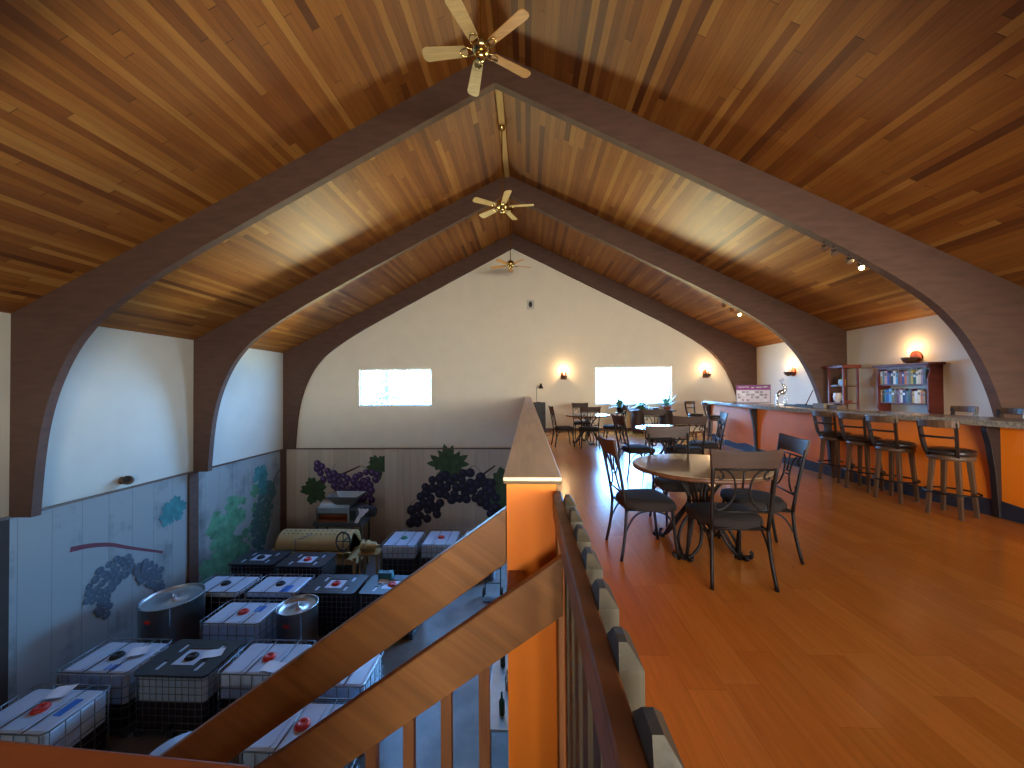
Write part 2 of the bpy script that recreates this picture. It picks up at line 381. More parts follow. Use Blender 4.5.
gr = empty('guard_railing', (.13, .9, 0), 0, 'wooden guard railing with square pickets running back beside the orange floor', 'railing')
def gbox(a, b, m, name, bevel=.004, top=0):
    q = MB(); q.box(a, b, m, top=top); o = q.build(name, parent=gr, bevel=bevel); o.location = (-.13, -.9, 0); return o
gbox((.0715, -.3, 1.093), (.0995, 1.12, 1.155), M_railwood, 'handrail', .004)
gbox((.0715, -.3, .10), (.0995, 1.12, .165), M_railwood, 'bottom_rail')
gbox((.083, 1.12, 0), (.1025, 1.185, 1.148), M_newel, 'newel_post')
for k in range(12):
    yy = 1.062-.1155*k; xa, xb, w_ = .0985, .1265, .063
    q = MB(); q.box((xa, yy-w_, .01), (xb, yy, 1.157), M_picket)
    q.add([(xa, yy-w_, 1.157), (xb, yy-w_, 1.157), (xb, yy, 1.157), (xa, yy, 1.157), (xa+.004, yy-.046, 1.177), (xa+.014, yy-.046, 1.177), (xa+.014, yy-.018, 1.177), (xa+.004, yy-.018, 1.177)],
          [(4, 5, 6, 7), (0, 1, 5, 4), (1, 2, 6, 5), (2, 3, 7, 6), (3, 0, 4, 7)], M_picket)
    o = q.build('picket', parent=gr); o.location = (-.13, -.9, 0)

RY = 1.06
sr = empty('stair_railing', (0, RY, 0), 0, 'sloping wooden stair railing with two wide boards and square balusters', 'railing')
XE = -5.3; sl = .712
def slope_board(y0, y1, xa, ztop, h, m, name, root, sl=sl):
    q = MB(); q.prism([(xa, y0, ztop), (XE, y0, ztop+sl*(XE-xa)), (XE, y0, ztop-h+sl*(XE-xa)), (xa, y0, ztop-h)], (0, y1-y0, 0), m)
    o = q.build(name, parent=root, bevel=.004); o.location = (0, -RY, 0); return o
slope_board(1.19, 1.222, -.0715, 1.0906, .175, M_sloperail, 'handrail', sr, .717)
slope_board(1.05, 1.078, .0945, 1.001, .1645, M_sloperail, 'lower_rail', sr, .70)
slope_board(1.04, 1.068, .07, -.25, .26, M_sloperail, 'stringer', sr)
for k in range(48):
    x = -.130-.108*k
    if x < XE+.1: break
    zt = .861+.70*(x-.0945); zb = -.29+sl*(x-.07)
    q = MB(); q.box((x-.0147, 1.052, zb), (x+.0147, 1.078, zt), M_newel); o = q.build('baluster', parent=sr); o.location = (0, -RY, 0)
for xx in (-.066, -5.2):
    zt = .931+.717*(xx+.07)
    q = MB(); q.box((xx, 1.078, zt-.11), (xx+.05, 1.19, zt-.04), M_newel); o = q.build('spacer_block', parent=sr); o.location = (0, -RY, 0)
st = empty('staircase', (0, .75, -.2), 0, 'wooden staircase going down to the cellar below the sloping rail', 'stairs')
for k in range(19):
    x = -.02-.27*k; z = -.19*(k+1)
    if z-.05 < ZL: break
    q = MB(); q.box((x-.30, .45, z-.04), (x, 1.036, z), M_newel); q.box((x-.02, .45, z), (x, 1.036, z+.15), M_newel)
    o = q.build('tread', parent=st, bevel=.004); o.location = (0, -.75, .2)
q = MB(); q.prism([(.0, .42, -.35), (-5.35, .42, -4.12+.18), (-5.0, .42, ZL), (0, .42, -.62)], (0, .03, 0), M_newel); o = q.build('side_string', parent=st); o.location = (0, -.75, .2)

# ------------------------------------------------------------------ ceiling fans
def fan(Y, a0, label, bl):
    z = 5.16
    root = empty('ceiling_fan', (XC, Y, z), 0, label, 'ceiling fan', 'brass ceiling fans along the ridge')
    q = MB(); q.lathe([(.012, .12), (.012, RIDGE-z-.09)], M_brass, 10); q.build('down_rod', parent=root)
    q = MB(); q.lathe([(.015, RIDGE-z-.17), (.07, RIDGE-z-.12), (.075, RIDGE-z-.06), (.075, RIDGE-z-.0)], M_brass, 20); q.build('canopy', parent=root)
    q = MB(); q.lathe([(.03, .14), (.075, .13), (.10, .10), (.105, .05), (.10, .0), (.085, -.02), (.06, -.03)], M_brass, 28); q.build('motor_housing', parent=root)
    q = MB(); q.lathe([(.055, -.03), (.062, -.06), (.058, -.09), (.035, -.115), (.008, -.125)], M_brass, 24); q.build('switch_cup', parent=root)
    for k in range(5):
        X = Matrix.Rotation(math.radians(a0+72*k), 4, 'Z') @ Matrix.Rotation(math.radians(12), 4, 'X')
        q = MB(); pts = []
        w0, w1, L0, L1 = .056, .074, .17, .64
        out = [(L0, -w0), (L1-.05, -w1), (L1-.015, -w1*.8), (L1, -w1*.4), (L1, w1*.4), (L1-.015, w1*.8), (L1-.05, w1), (L0, w0), (L0-.03, w0*.5), (L0-.03, -w0*.5)]
        q.prism([(x, y, -.004) for x, y in out], (0, 0, .008), bl[k % len(bl)], X=X); b = q.build('blade', parent=root)
        q = MB()
        for sg in (-1, 1):
            q.tube([X @ Vector(p) for p in smooth([(.07, .01*sg, -.012), (.11, .035*sg, -.012), (.15, .045*sg, -.012), (.20, .03*sg, -.012), (.22, .005*sg, -.012)], 4)], .007, M_brass, 6)
        q.build('blade_bracket', parent=root)
fan(4.0, 34, 'nearest brass ceiling fan with pale blades, in front of the near arch', [M_bladeoak, M_blade, M_blade, M_blade, M_bladeoak])
fan(7.5, 68, 'second brass ceiling fan, hanging on a long rod behind the near arch', [M_blade])
fan(11.1, 20, 'farthest brass ceiling fan, small in front of the cream gable wall', [M_bladeoak])

# ------------------------------------------------------------------ dining chair
def make_chair():
    root = empty('dining_chair')
    # seat
    q = MB(); poly = [(-.215, -.225), (.215, -.225), (.24, .0), (.25, .18), (.22, .245), (-.22, .245), (-.25, .18), (-.24, 0)]
    n = len(poly); rings = [(.94, .405), (1.01, .415), (1.03, .455), (.98, .485), (.80, .500)]
    vs = [(x*s, y*s, z) for s, z in rings for x, y in poly]
    fs = [(i*n+j, i*n+(j+1) % n, (i+1)*n+(j+1) % n, (i+1)*n+j) for i in range(len(rings)-1) for j in range(n)]+[tuple(range(n))[::-1], tuple(range((len(rings)-1)*n, len(rings)*n))]
    q.add(vs, fs, M_cush, True); q.build('seat', parent=root, sub=1)
    q = MB(); q.tube([(-.19, -.20, .42), (.19, -.20, .42), (.205, .19, .42), (-.205, .19, .42)], .011, M_iron, 6, closed=True); q.build('seat_frame', parent=root)
    for sg in (-1, 1):
        q = MB(); q.tube(smooth([(.225*sg, -.265, 0), (.208*sg, -.225, .22), (.2*sg, -.21, .42)], 3), .0135, M_iron, 7); q.build('leg', parent=root)
        q = MB(); q.tube(smooth([(.215*sg, .235, 0), (.207*sg, .205, .22), (.203*sg, .19, .42)], 3), .0135, M_iron, 7); q.build('leg', parent=root)
    for sg in (-1, 1):   # curved brackets under the seat
        q = MB(); q.tube(smooth([(.209*sg, .215, .20), (.205*sg, .18, .32), (.205*sg, .12, .385), (.20*sg, .03, .412)], 4), .008, M_iron, 6); q.build('bracket', parent=root)
        q = MB(); q.tube(smooth([(.206*sg, -.225, .22), (.204*sg, -.17, .33), (.203*sg, -.11, .39), (.20*sg, -.02, .412)], 4), .008, M_iron, 6); q.build('bracket', parent=root)
    def B(x, z):   # point on the leaning back plane
        t = (z-.42)/.58; return (x, -.21-.085*t-.02*t*t, z)
    q = MB()
    for sg in (-1, 1):
        q.tube([B(.2*sg+.022*sg*t, .42+.52*t) for t in [i/6 for i in range(7)]], .0135, M_iron, 7)
    q.tube([B(x, .875) for x in (-.215, .215)], .008, M_iron, 6)
    q.tube([B(x, .555) for x in (-.205, .205)], .008, M_iron, 6)
    q.build('back_frame', parent=root)
    q = MB()
    for sg in (-1, 1):
        p = [(-.17, .83), (-.155, .805), (-.125, .81), (-.118, .84), (-.145, .866), (-.19, .866)]
        c = [(.150, .820), (.128, .808), (.128, .838), (.160, .858), (.195, .842), (.2, .80)]
        # lyre curve: curl near the post top, over to the centre ladder, out again to the lower corner
        ly = [(.178, .822), (.165, .803), (.142, .812), (.146, .845), (.165, .868), (.12, .868), (.072, .82), (.052, .75), (.055, .68), (.09, .61), (.14, .570), (.178, .575), (.188, .605), (.172, .622)]
        q.tube([B(sg*a, b) for a, b in [(v.x, v.z) for v in smooth([(a, 0, b) for a, b in ly], 4)]], .0075, M_iron, 6)
    q.tube([B(0, z) for z in (.73, .875)], .0075, M_iron, 6)
    for z in (.70, .73): q.tube([B(x, z) for x in (-.053, .053)], .0065, M_iron, 6)
    q.build('scrollwork', parent=root)
    # wooden top rail: curved panel with pointed upper corners
    q = MB(); I = []; O = []
    N = 10
    for i in range(N+1):
        u = -1+2*i/N; x = .235*u; bow = -.03*(1-u*u)
        zt = 1.015+.014*u*u; zb = .89
        I.append((u, x, bow, zb)); O.append((u, x*(1.07), bow, zt))
    vs = []
    for (u, x, bow, z) in I+O:
        y = B(0, z)[1]+bow; vs += [(x, y-.011, z), (x, y+.011, z)]
    n = N+1; fs = []
    for i in range(N):
        a, b, c, d = 2*i, 2*(i+1), 2*(n+i+1), 2*(n+i)
        fs += [(a, b, c, d), (a+1, d+1, c+1, b+1), (a, a+1, b+1, b), (d, c, c+1, d+1)]
    fs += [(0, 2*n, 2*n+1, 1), (2*N, 2*N+1, 2*(n+N)+1, 2*(n+N))]
    q.add(vs, fs, M_chairwood, False); q.build('top_rail', parent=root, bevel=.004)
    return root
chair0 = make_chair(); used = [0]
def place_chair(x, y, deg, label, group, z=0):
    """deg: compass direction the sitter faces, 0 = +Y"""
    rz = -math.radians(deg)
    if not used[0]:
        used[0] = 1; chair0.location = (x, y, z); chair0.rotation_euler = (0, 0, rz); o = chair0
        tag(o, label, 'chair', group)
    else: o = dup(chair0, (x, y, z), rz, label, group)
    o['category'] = 'chair'; return o
def make_table():
    root = empty('dining_table')
    q = MB(); q.lathe([(.575, .752), (.571, .758)], M_tabletop, 48, cap=False); q.add([(.571*math.cos(2*PI*i/48), .571*math.sin(2*PI*i/48), .758) for i in range(48)], [tuple(range(48))], M_tabletop); q.lathe([(.565, .718), (.58, .722), (.586, .738), (.580, .752), (.574, .754)], M_tabedge, 48, cap=False)
    q.lathe([(.0005, .718), (.566, .718)], M_tabedge, 48, cap=False)
    q.build('tabletop', parent=root)
    q = MB(); q.tube([(.27*math.cos(a), .27*math.sin(a), .70) for a in [i*2*PI/24 for i in range(24)]], .011, M_iron, 6, closed=True)
    q.tube([(.10*math.cos(a), .10*math.sin(a), .40) for a in [i*2*PI/16 for i in range(16)]], .010, M_iron, 6, closed=True)
    q.build('base_ring', parent=root)
    for k in range(4):
        A = math.radians(45+90*k); X = Matrix.Rotation(A, 4, 'Z'); q = MB()
        for sg in (-1, 1):
            q.tube([X @ v for v in smooth([(.36, .03*sg, .705), (.27, .02*sg, .695), (.17, .018*sg, .60), (.10, .016*sg, .48), (.09, .016*sg, .41), (.13, .04*sg, .33), (.20, .085*sg, .22), (.26, .09*sg, .12), (.31, .05*sg, .045), (.345, .02*sg, .018), (.39, .05*sg, .02), (.40, .075*sg, .038), (.385, .075*sg, .052)], 4)], .0135, M_iron, 7)
        q.tube([X @ v for v in smooth([(.09, 0, .41), (.15, 0, .30), (.22, 0, .17), (.30, 0, .05), (.36, 0, .022), (.41, 0, .03), (.415, 0, .06)], 4)], .012, M_iron, 7)
        q.lathe([(.022, .0), (.024, .015), (.012, .03)], M_iron, 10, c=tuple(X @ Vector((.345, 0, 0)))); q.build('leg', parent=root)
    return root
tb = make_table()
T1 = (1.57, 3.52); T2 = (2.50, 6.72); T3 = (1.60, 10.10)
GT = 'round dining tables on iron bases'; GC = 'wrought iron dining chairs'
tb.location = (*T1, 0); tb.rotation_euler = (0, 0, math.radians(2)); tag(tb, 'nearest round dining table with a beige top and scrolled iron base', 'table', GT)
dup(tb, (*T2, 0), .5, 'middle round dining table, its top shining white with window light', GT)
dup(tb, (*T3, 0), .9, 'farthest round dining table, close to the half wall and gable wall', GT)
place_chair(1.03, 3.46, 86, 'dining chair left of the nearest table, its back to the half wall', GC)
place_chair(1.56, 3.04, 2, 'nearest dining chair, its back to the viewer, in front of the nearest table', GC)
place_chair(2.04, 3.47, -80, 'dining chair on the right of the nearest table, facing left, nearest the bar stools', GC)
place_chair(1.61, 4.08, 180, 'dining chair on the far side of the nearest table, its back rail above the tabletop', GC)
place_chair(1.80, 6.32, 80, 'dining chair on the left of the middle table, its black seat over the shiny floor', GC)
place_chair(2.58, 6.22, 12, 'dining chair on the near side of the middle table, its back toward the viewer', GC)
place_chair(3.14, 6.80, -75, 'dining chair on the right of the middle table, beside the end of the bar', GC)
place_chair(2.60, 7.52, 180, 'dining chair on the far side of the middle table, in front of the plants', GC)
place_chair(.90, 9.62, 82, 'dining chair nearest the black cabinet, left of the farthest table', GC)
place_chair(1.52, 9.40, 2, 'dining chair on the near side of the farthest table, its back toward the viewer', GC)
place_chair(2.22, 9.85, -88, 'dining chair on the right of the farthest table, next to the wrapped plant stand', GC)
place_chair(1.58, 11.10, 180, 'dining chair beyond the farthest table, nearest the gable wall, facing the viewer', GC)

# ------------------------------------------------------------------ bar
BY = [2.6, 3.6, 4.5, 5.45, 6.7, 8.3, 9.5, 10.75]; BX = [5.30, 5.27, 5.20, 5.07, 4.94, 4.93, 5.0, 5.12]
def bxf(y):
    for i in range(len(BY)-1):
        if y <= BY[i+1]: t = (y-BY[i])/(BY[i+1]-BY[i]); return BX[i]+(BX[i+1]-BX[i])*t
    return BX[-1]
bar = empty('bar_counter', (5.4, 6.7, 0), 0, 'long curved bar with an orange front and speckled granite top', 'bar')
fr = smooth([(x, y, 0) for x, y in zip(BX, BY)], 6)
def barpart(q, name, **k): o = q.build(name, parent=bar, **k); o.location = (-5.4, -6.7, 0); return o
q = MB(); q.strip([(p.x, p.y, .0) for p in fr], [(p.x+.12, p.y, .0) for p in fr], (0, 0, 1.014), M_orange); barpart(q, 'front_panel')
q = MB(); q.strip([(p.x-.18, p.y, 1.015) for p in fr], [(p.x+.42, p.y, 1.015) for p in fr], (0, 0, .07), M_granite); barpart(q, 'countertop', bevel=.006)
q = MB(); vs = []; fs = []
for i, p in enumerate(fr):
    h = .15+.025*math.sin(p.y*3.1)+.018*math.sin(p.y*7.3+1)
    vs += [(p.x-.012, p.y, 0), (p.x-.012, p.y, h), (p.x, p.y, 0), (p.x, p.y, h)]
for i in range(len(fr)-1):
    a = 4*i; b = a+4; fs += [(a, b, b+1, a+1), (a+1, b+1, b+3, a+3)]
q.add(vs, fs, M_toe); barpart(q, 'base_band')
for y in (4.38, 6.35, 8.28, 10.68):
    x = bxf(y)+.005
    q = MB(); q.prism([(x, y-.03, .0), (x, y-.03, 1.004), (x-.14, y-.03, 1.004), (x-.14, y-.03, .96), (x-.10, y-.03, .80), (x-.06, y-.03, .5), (x-.03, y-.03, .0)], (0, .06, 0), M_black2); barpart(q, 'corbel', bevel=.003)
q = MB(); q.box((5.14, 10.75, 0), (5.55, 10.80, 1.004), M_arch); barpart(q, 'end_panel')
q = MB()
for (a, b) in ((2.6, 4.6), (4.62, 6.7), (6.72, 8.8), (8.82, 10.74)): q.box((5.42, a, .30), (5.50, b, .34), M_arch); q.box((5.44, a, .62), (5.5, b, .66), M_arch)
barpart(q, 'back_shelf')

def make_stool():
    root = empty('bar_stool')
    q = MB(); q.lathe([(.165, .665), (.19, .672), (.195, .70), (.185, .725), (.14, .738), (.02, .742)], M_leather, 28); q.build('seat', parent=root)
    q = MB(); q.lathe([(.17, .615), (.185, .62), (.185, .666), (.17, .668)], M_stoolwood, 28); q.build('seat_ring', parent=root)
    for k in range(4):
        a = math.radians(45+90*k); ca, sa = math.cos(a), math.sin(a); q = MB()
        t0, t1 = .145, .195
        c = lambda r, z, w: [(r*ca+dx, r*sa+dy, z) for dx, dy in ((-w, -w), (w, -w), (w, w), (-w, w))]
        q.add(c(t1, 0, .017)+c(t0, .63, .022), [(0, 3, 2, 1), (4, 5, 6, 7), (0, 1, 5, 4), (1, 2, 6, 5), (2, 3, 7, 6), (3, 0, 4, 7)], M_stoolwood); q.build('leg', parent=root, bevel=.003)
    q = MB(); q.tube([(.215*math.cos(a), .215*math.sin(a), .26) for a in [i*2*PI/28 for i in range(28)]], .010, M_iron, 7, closed=True); q.build('foot_ring', parent=root)
    # back (at -Y), posts and rails
    for sg in (-1, 1): q = MB(); q.tube(smooth([(.12*sg, -.13, .66), (.135*sg, -.175, .75), (.145*sg, -.205, .90), (.15*sg, -.225, 1.03)], 3), [.019]*10, M_leather, 4, flat=1.4); q.build('back_post', parent=root)
    def rail(z0, z1, m, w, name, bow=.045):
        I = []; O = []
        for i in range(9):
            u = -1+i/4; x = w*u; y = -.215-bow*(1-u*u)+.02; I.append((x, y, z0)); O.append((x, y-.012, z1))
        q = MB(); q.strip(I, O, (0, -.026, 0), m); q.build(name, parent=root, bevel=.006)
    rail(.975, 1.055, M_stoolwood, .175, 'top_rail', .07); rail(.86, .885, M_leather, .14, 'lower_rail')
    return root
stool = make_stool(); GS = 'wooden bar stools'
stool.scale = (1, 1, 1.03); stool.location = (4.78, 4.44, 0); stool.rotation_euler = (0, 0, -math.radians(72)); tag(stool, 'nearest bar stool, set apart at the right end of the row beside the bar', 'bar stool', GS)
dup(stool, (4.74, 5.04, 0), -math.radians(76), 'bar stool second from the right, in front of the bookcase end of the bar', GS)['category'] = 'bar stool'
dup(stool, (4.78, 5.54, 0), -math.radians(72), 'bar stool third from the right, overlapping the stool farthest left in the row', GS)
dup(stool, (4.80, 6.05, 0), -math.radians(74), 'leftmost bar stool of the row of four at the bar front', GS)
dup(stool, (4.58, 10.4, 0), -math.radians(160), 'bar stool standing alone near the far end of the bar, by the gable wall', GS)
dup(stool, (4.70, 9.6, 0), -math.radians(100), 'bar stool tucked against the far end post of the bar', GS)
dup(stool, (5.90, 5.52, 0.09), math.radians(85), 'stool behind the bar showing only its back above the counter, left of two', GS)
dup(stool, (5.90, 5.02, 0.09), math.radians(80), 'stool behind the bar beside the near arch, right one of two', GS)
q = MB(); q.box((5.60, 4.2, 0), (6.3, 6.0, .09), M_stoolwood); tag(q.build('platform', bevel=.005), 'low wooden platform behind the bar under the two staff stools', 'platform')

# things on / behind the bar
def poster():
    root = empty('display_board', (5.36, 9.12, 1.087), math.radians(-28), 'purple and white printed board standing on the far end of the bar', 'sign')
    q = MB(); q.box((-.62, -.012, 0), (.62, .0, .46), M_black); q.build('backing', parent=root, bevel=.003)
    q = MB(); q.box((-.605, -.016, .33), (.605, -.012, .45), M_purple); q.box((-.605, -.016, .01), (.605, -.012, .33), mat('pale_lilac_print', (206, 190, 212), .5, var=.05)); q.build('printed_sheet', parent=root)
    q = MB()
    for (x, w, z) in ((-.52, .22, .40), (-.28, .13, .405), (-.06, .09, .39), (.12, .2, .395), (.36, .14, .405)): q.tube([(x+w*t/8, -.018, z+.014*math.sin(t*2.1)) for t in range(9)], .007, M_paper, 5)
    q.build('title_writing', parent=root)
    q = MB(); q.box((-.58, -.0165, .03), (.58, -.016, .31), mat('pale_print_field', (216, 204, 220), .5)); rr = random.Random(3)
    for i in range(7):
        for j in range(4):
            if rr.random() < .75: q.box((-.56+i*.16, -.018, .05+j*.068), (-.56+i*.16+rr.uniform(.06, .13), -.016, .05+j*.068+.045), mat('grey_print', (150, 140, 160), .6) if (i+j) % 3 else M_paper)
    q.build('small_print', parent=root)
    q = MB(); q.box((-.3, .0, 0), (-.26, .16, .015), M_black); q.box((.26, 0, 0), (.3, .16, .015), M_black); q.build('foot', parent=root)
    root.scale = (.56, 1, .94)
poster()
def sculpture():
    root = empty('metal_sculpture', (5.40, 8.22, 1.087), math.radians(-20), 'silver metal animal sculpture standing on the bar before the wall lamp', 'sculpture')
    q = MB(); q.box((-.10, -.05, 0), (.14, .05, .02), M_silver); q.build('base', parent=root, bevel=.004)
    q = MB()
    q.tube(smooth([(-.08, 0, .02), (-.07, 0, .12), (-.05, .0, .24), (.0, 0, .30), (.07, 0, .33), (.10, 0, .40), (.08, 0, .47), (.04, 0, .50)], 4), [.02]*4+[.028]*4+[.045]*4+[.06]*4+[.05]*4+[.035]*4+[.03]*4+[.015], M_silver, 9)
    q.tube(smooth([(-.03, .02, .25), (-.06, .02, .14), (-.03, .02, .02)], 4), .012, M_silver, 6)
    q.tube(smooth([(.07, .02, .30), (.10, .02, .17), (.07, .02, .02)], 4), .012, M_silver, 6)
    q.tube(smooth([(.09, -.02, .30), (.14, -.02, .2), (.12, -.02, .02)], 4), .012, M_silver, 6)
    q.build('body', parent=root)
    q = MB()
    for sg in (-1, 1): q.tube(smooth([(.05, .01*sg, .50), (.03, .04*sg, .56), (.06, .06*sg, .62), (.04, .07*sg, .66)], 3), .006, M_silver, 5); q.tube([(.035, .045*sg, .575), (-.01, .06*sg, .61)], .005, M_silver, 5)
    q.build('antlers', parent=root); root.scale = (.85, .85, .85)
sculpture()
q = MB(); q.box((5.15, 7.0, 1.087), (5.40, 7.75, 1.108), M_black); q.box((5.15, 7.0, 1.108), (5.165, 7.75, 1.122), M_black); q.box((5.385, 7.0, 1.108), (5.40, 7.75, 1.122), M_black)
tag(q.build('tray', bevel=.003), 'flat black tray lying on the bar between sculpture and boxes', 'tray')
q = MB(); q.box((5.15, 6.72, 1.087), (5.33, 6.98, 1.165), mat('taupe_card', (126, 112, 98), .7)); tag(q.build('box', bevel=.004), 'taupe cardboard box on the bar beside the black tray', 'box')
q = MB(); q.box((5.18, 6.48, 1.087), (5.34, 6.68, 1.15), mat('dark_brown_card', (88, 66, 52), .7)); tag(q.build('box', bevel=.004), 'small dark brown box on the bar beside the taupe box', 'box')
q = MB(); q.tube([(5.35, 7.42, 1.115), (5.40, 7.30, 1.40)], .008, M_trim, 6); q.tube([(5.35, 7.42, 1.1135), (5.35, 7.42, 1.14)], .02, M_trim, 8); tag(q.build('pen_holder'), 'thin leaning wooden stick in a holder on the black tray', 'holder')

# ------------------------------------------------------------------ wall bookcase on the right wall
bc = empty('bookcase', (XR, 7.93, .0), 0, 'mahogany wall bookcase with scalloped top and two shelves of books', 'bookcase')
def bpart(q, n, **k): o = q.build(n, parent=bc, **k); o.location = (-XR, -7.93, 0); return o
d0, d1 = XR-.27, XR-.002
for yy in (7.24, 8.24):
    q = MB(); prof = [(d0+.02, 1.86), (d0+.05, 1.76), (d0+.02, 1.66), (d0, 1.60), (d0, 1.00), (d0+.06, .93), (d0+.03, .86), (d1, .86), (d1, 1.86)]
    q.prism([(x, yy, z) for x, z in prof], (0, .035, 0), M_mahog); bpart(q, 'side_panel', bevel=.004)
q = MB(); q.box((d0-.04, 7.19, 1.86), (d1, 8.33, 1.905), M_mahog); bpart(q, 'top_board', bevel=.006)
q = MB(); n = 36; I = []; O = []
for i in range(n+1):
    y = 7.275+(8.24-7.275)*i/n; I.append((d0+.02, y, 1.79+.025*abs(math.sin(i/n*PI*4)) )); O.append((d0+.02, y, 1.86))
q.strip(I, O, (.018, 0, 0), M_mahog); bpart(q, 'scalloped_valance')
SH = [1.50, 1.13]
for z in SH+[.90]:
    q = MB(); q.box((d0+.02, 7.275, z-.025), (d1, 8.24, z), M_mahog); bpart(q, 'shelf', bevel=.003)
BC = [('cream', (222, 208, 176)), ('orange', (206, 110, 60)), ('grey', (140, 138, 136)), ('brown', (106, 70, 50)), ('white', (228, 226, 220)), ('navy', (40, 56, 110)), ('sky blue', (96, 160, 196)), ('forest green', (44, 90, 60)),
      ('tan', (180, 146, 104)), ('plum', (96, 44, 70)), ('yellow', (214, 176, 80)), ('slate', (84, 100, 116)), ('teal', (50, 130, 134)), ('black', (34, 32, 34)), ('ivory', (232, 224, 200)), ('brick red', (158, 54, 42)), ('mauve', (168, 128, 150)), ('olive', (122, 118, 66)), ('pink', (208, 150, 146)), ('maroon', (96, 30, 34)), ('beige', (200, 180, 150)), ('royal blue', (44, 84, 170))]
for si, z in enumerate(SH):
    order = list(range(len(BC))); random.Random(5+si).shuffle(order); y = 8.235; row = []
    for k, ci in enumerate(order):
        rb = random.Random(100*si+k); th = rb.uniform(.030, .056); h = rb.uniform(.22, .29); dp = rb.uniform(.14, .18)
        if y-th < 7.30: break
        row.append((ci, y, th, h, dp)); y -= th+.003
    for k, (ci, y, th, h, dp) in enumerate(row):
        q = MB(); c = mat('book_'+BC[ci][0].replace(' ', '_'), BC[ci][1], .6, var=.08, scale=20)
        q.box((0, -th, 0), (.004, 0, h), c); q.box((.004, -th, 0), (dp, -th+.004, h), c); q.box((.004, -.004, 0), (dp, 0, h), c); q.box((.004, -th+.004, .006), (dp-.004, -.004, h-.006), M_paper)
        q.box((-.0012, -th+.006, h*.62), (0, -.006, h*.80), M_paper if k % 5 == 0 else M_capedge)
        o = q.build('book', loc=(d0+.05, y, z+.001)); L = BC[row[k-1][0]][0] if k else 'left side panel'; Rr = BC[row[k+1][0]][0] if k+1 < len(row) else 'right side panel'
        tag(o, '%s book on the %s shelf of the wall bookcase, between %s and %s' % (BC[ci][0], ('upper', 'lower')[si], L, Rr), 'book', 'books on the %s shelf of the wall bookcase' % ('upper', 'lower')[si])
# corner etagere near the middle arch
et = empty('display_shelf', (7.4, 8.9, 0), 0, 'open reddish wooden display shelf standing beside the middle arch', 'shelf')
def ep(q, n, **k): o = q.build(n, parent=et, **k); o.location = (-7.4, -8.9, 0); return o
ex0, ex1, ey0, ey1 = 7.12, 7.42, 8.30, 9.12
ex0, ex1, ey0, ey1 = 7.10, 7.44, 8.70, 9.14
q = MB(); q.box((ex0-.05, ey0-.05, 1.88), (ex1+.02, ey1+.02, 1.95), M_mahog); ep(q, 'cornice', bevel=.01)
for x in (ex0, ex1-.035):
    for y in (ey0, ey1-.035):
        q = MB(); q.box((x, y, 0), (x+.035, y+.035, 1.88), M_mahog); ep(q, 'post', bevel=.003)
for z in (.15, .62, 1.07, 1.46):
    q = MB(); q.box((ex0+.005, ey0+.005, z), (ex1-.005, ey1-.005, z+.02), M_mahog); ep(q, 'shelf', bevel=.003)
def bottle(x, y, z, h, r, m, label):
    q = MB(); q.lathe([(r*.9, 0), (r, .01), (r, h*.6), (r*.4, h*.75), (r*.35, h)], m, 16); tag(q.build('bottle', loc=(x, y, z)), label, 'bottle')
bottle(7.32, 9.04, 1.481, .28, .04, mat('dark_green_glass', (24, 52, 36), .15), 'dark green bottle on the upper level of the display shelf')
q = MB(); q.box((0, 0, 0), (.03, .16, .14), mat('gold_frame', (190, 140, 50), .4)); q.box((-.003, .02, .02), (0, .14, .12), M_trim); tag(q.build('picture_frame', loc=(7.16, 8.75, 1.481), bevel=.003), 'small gold picture frame on the upper level of the display shelf', 'picture frame')
q = MB(); q.box((0, 0, 0), (.12, .15, .02), M_capedge); tag(q.build('book', loc=(7.13, 8.90, 1.482)), 'tan book lying flat on the display shelf beside the green bottle', 'book')
q = MB(); q.lathe([(.04, 0), (.07, .05), (.085, .13), (.07, .2), (.075, .22)], mat('white_ceramic', (216, 208, 206), .3), 20); q.tube([(.08, 0, .16), (.13, 0, .13), (.11, 0, .06), (.07, 0, .05)], .008, M_paper, 6); tag(q.build('pitcher', loc=(7.22, 9.02, 1.091)), 'white ceramic pitcher on the middle level of the display shelf', 'pitcher')
q = MB(); q.lathe([(.03, 0), (.08, .03), (.09, .05)], M_terra, 20); tag(q.build('bowl', loc=(7.30, 8.83, 1.091)), 'small reddish bowl beside the white pitcher on the display shelf', 'bowl')

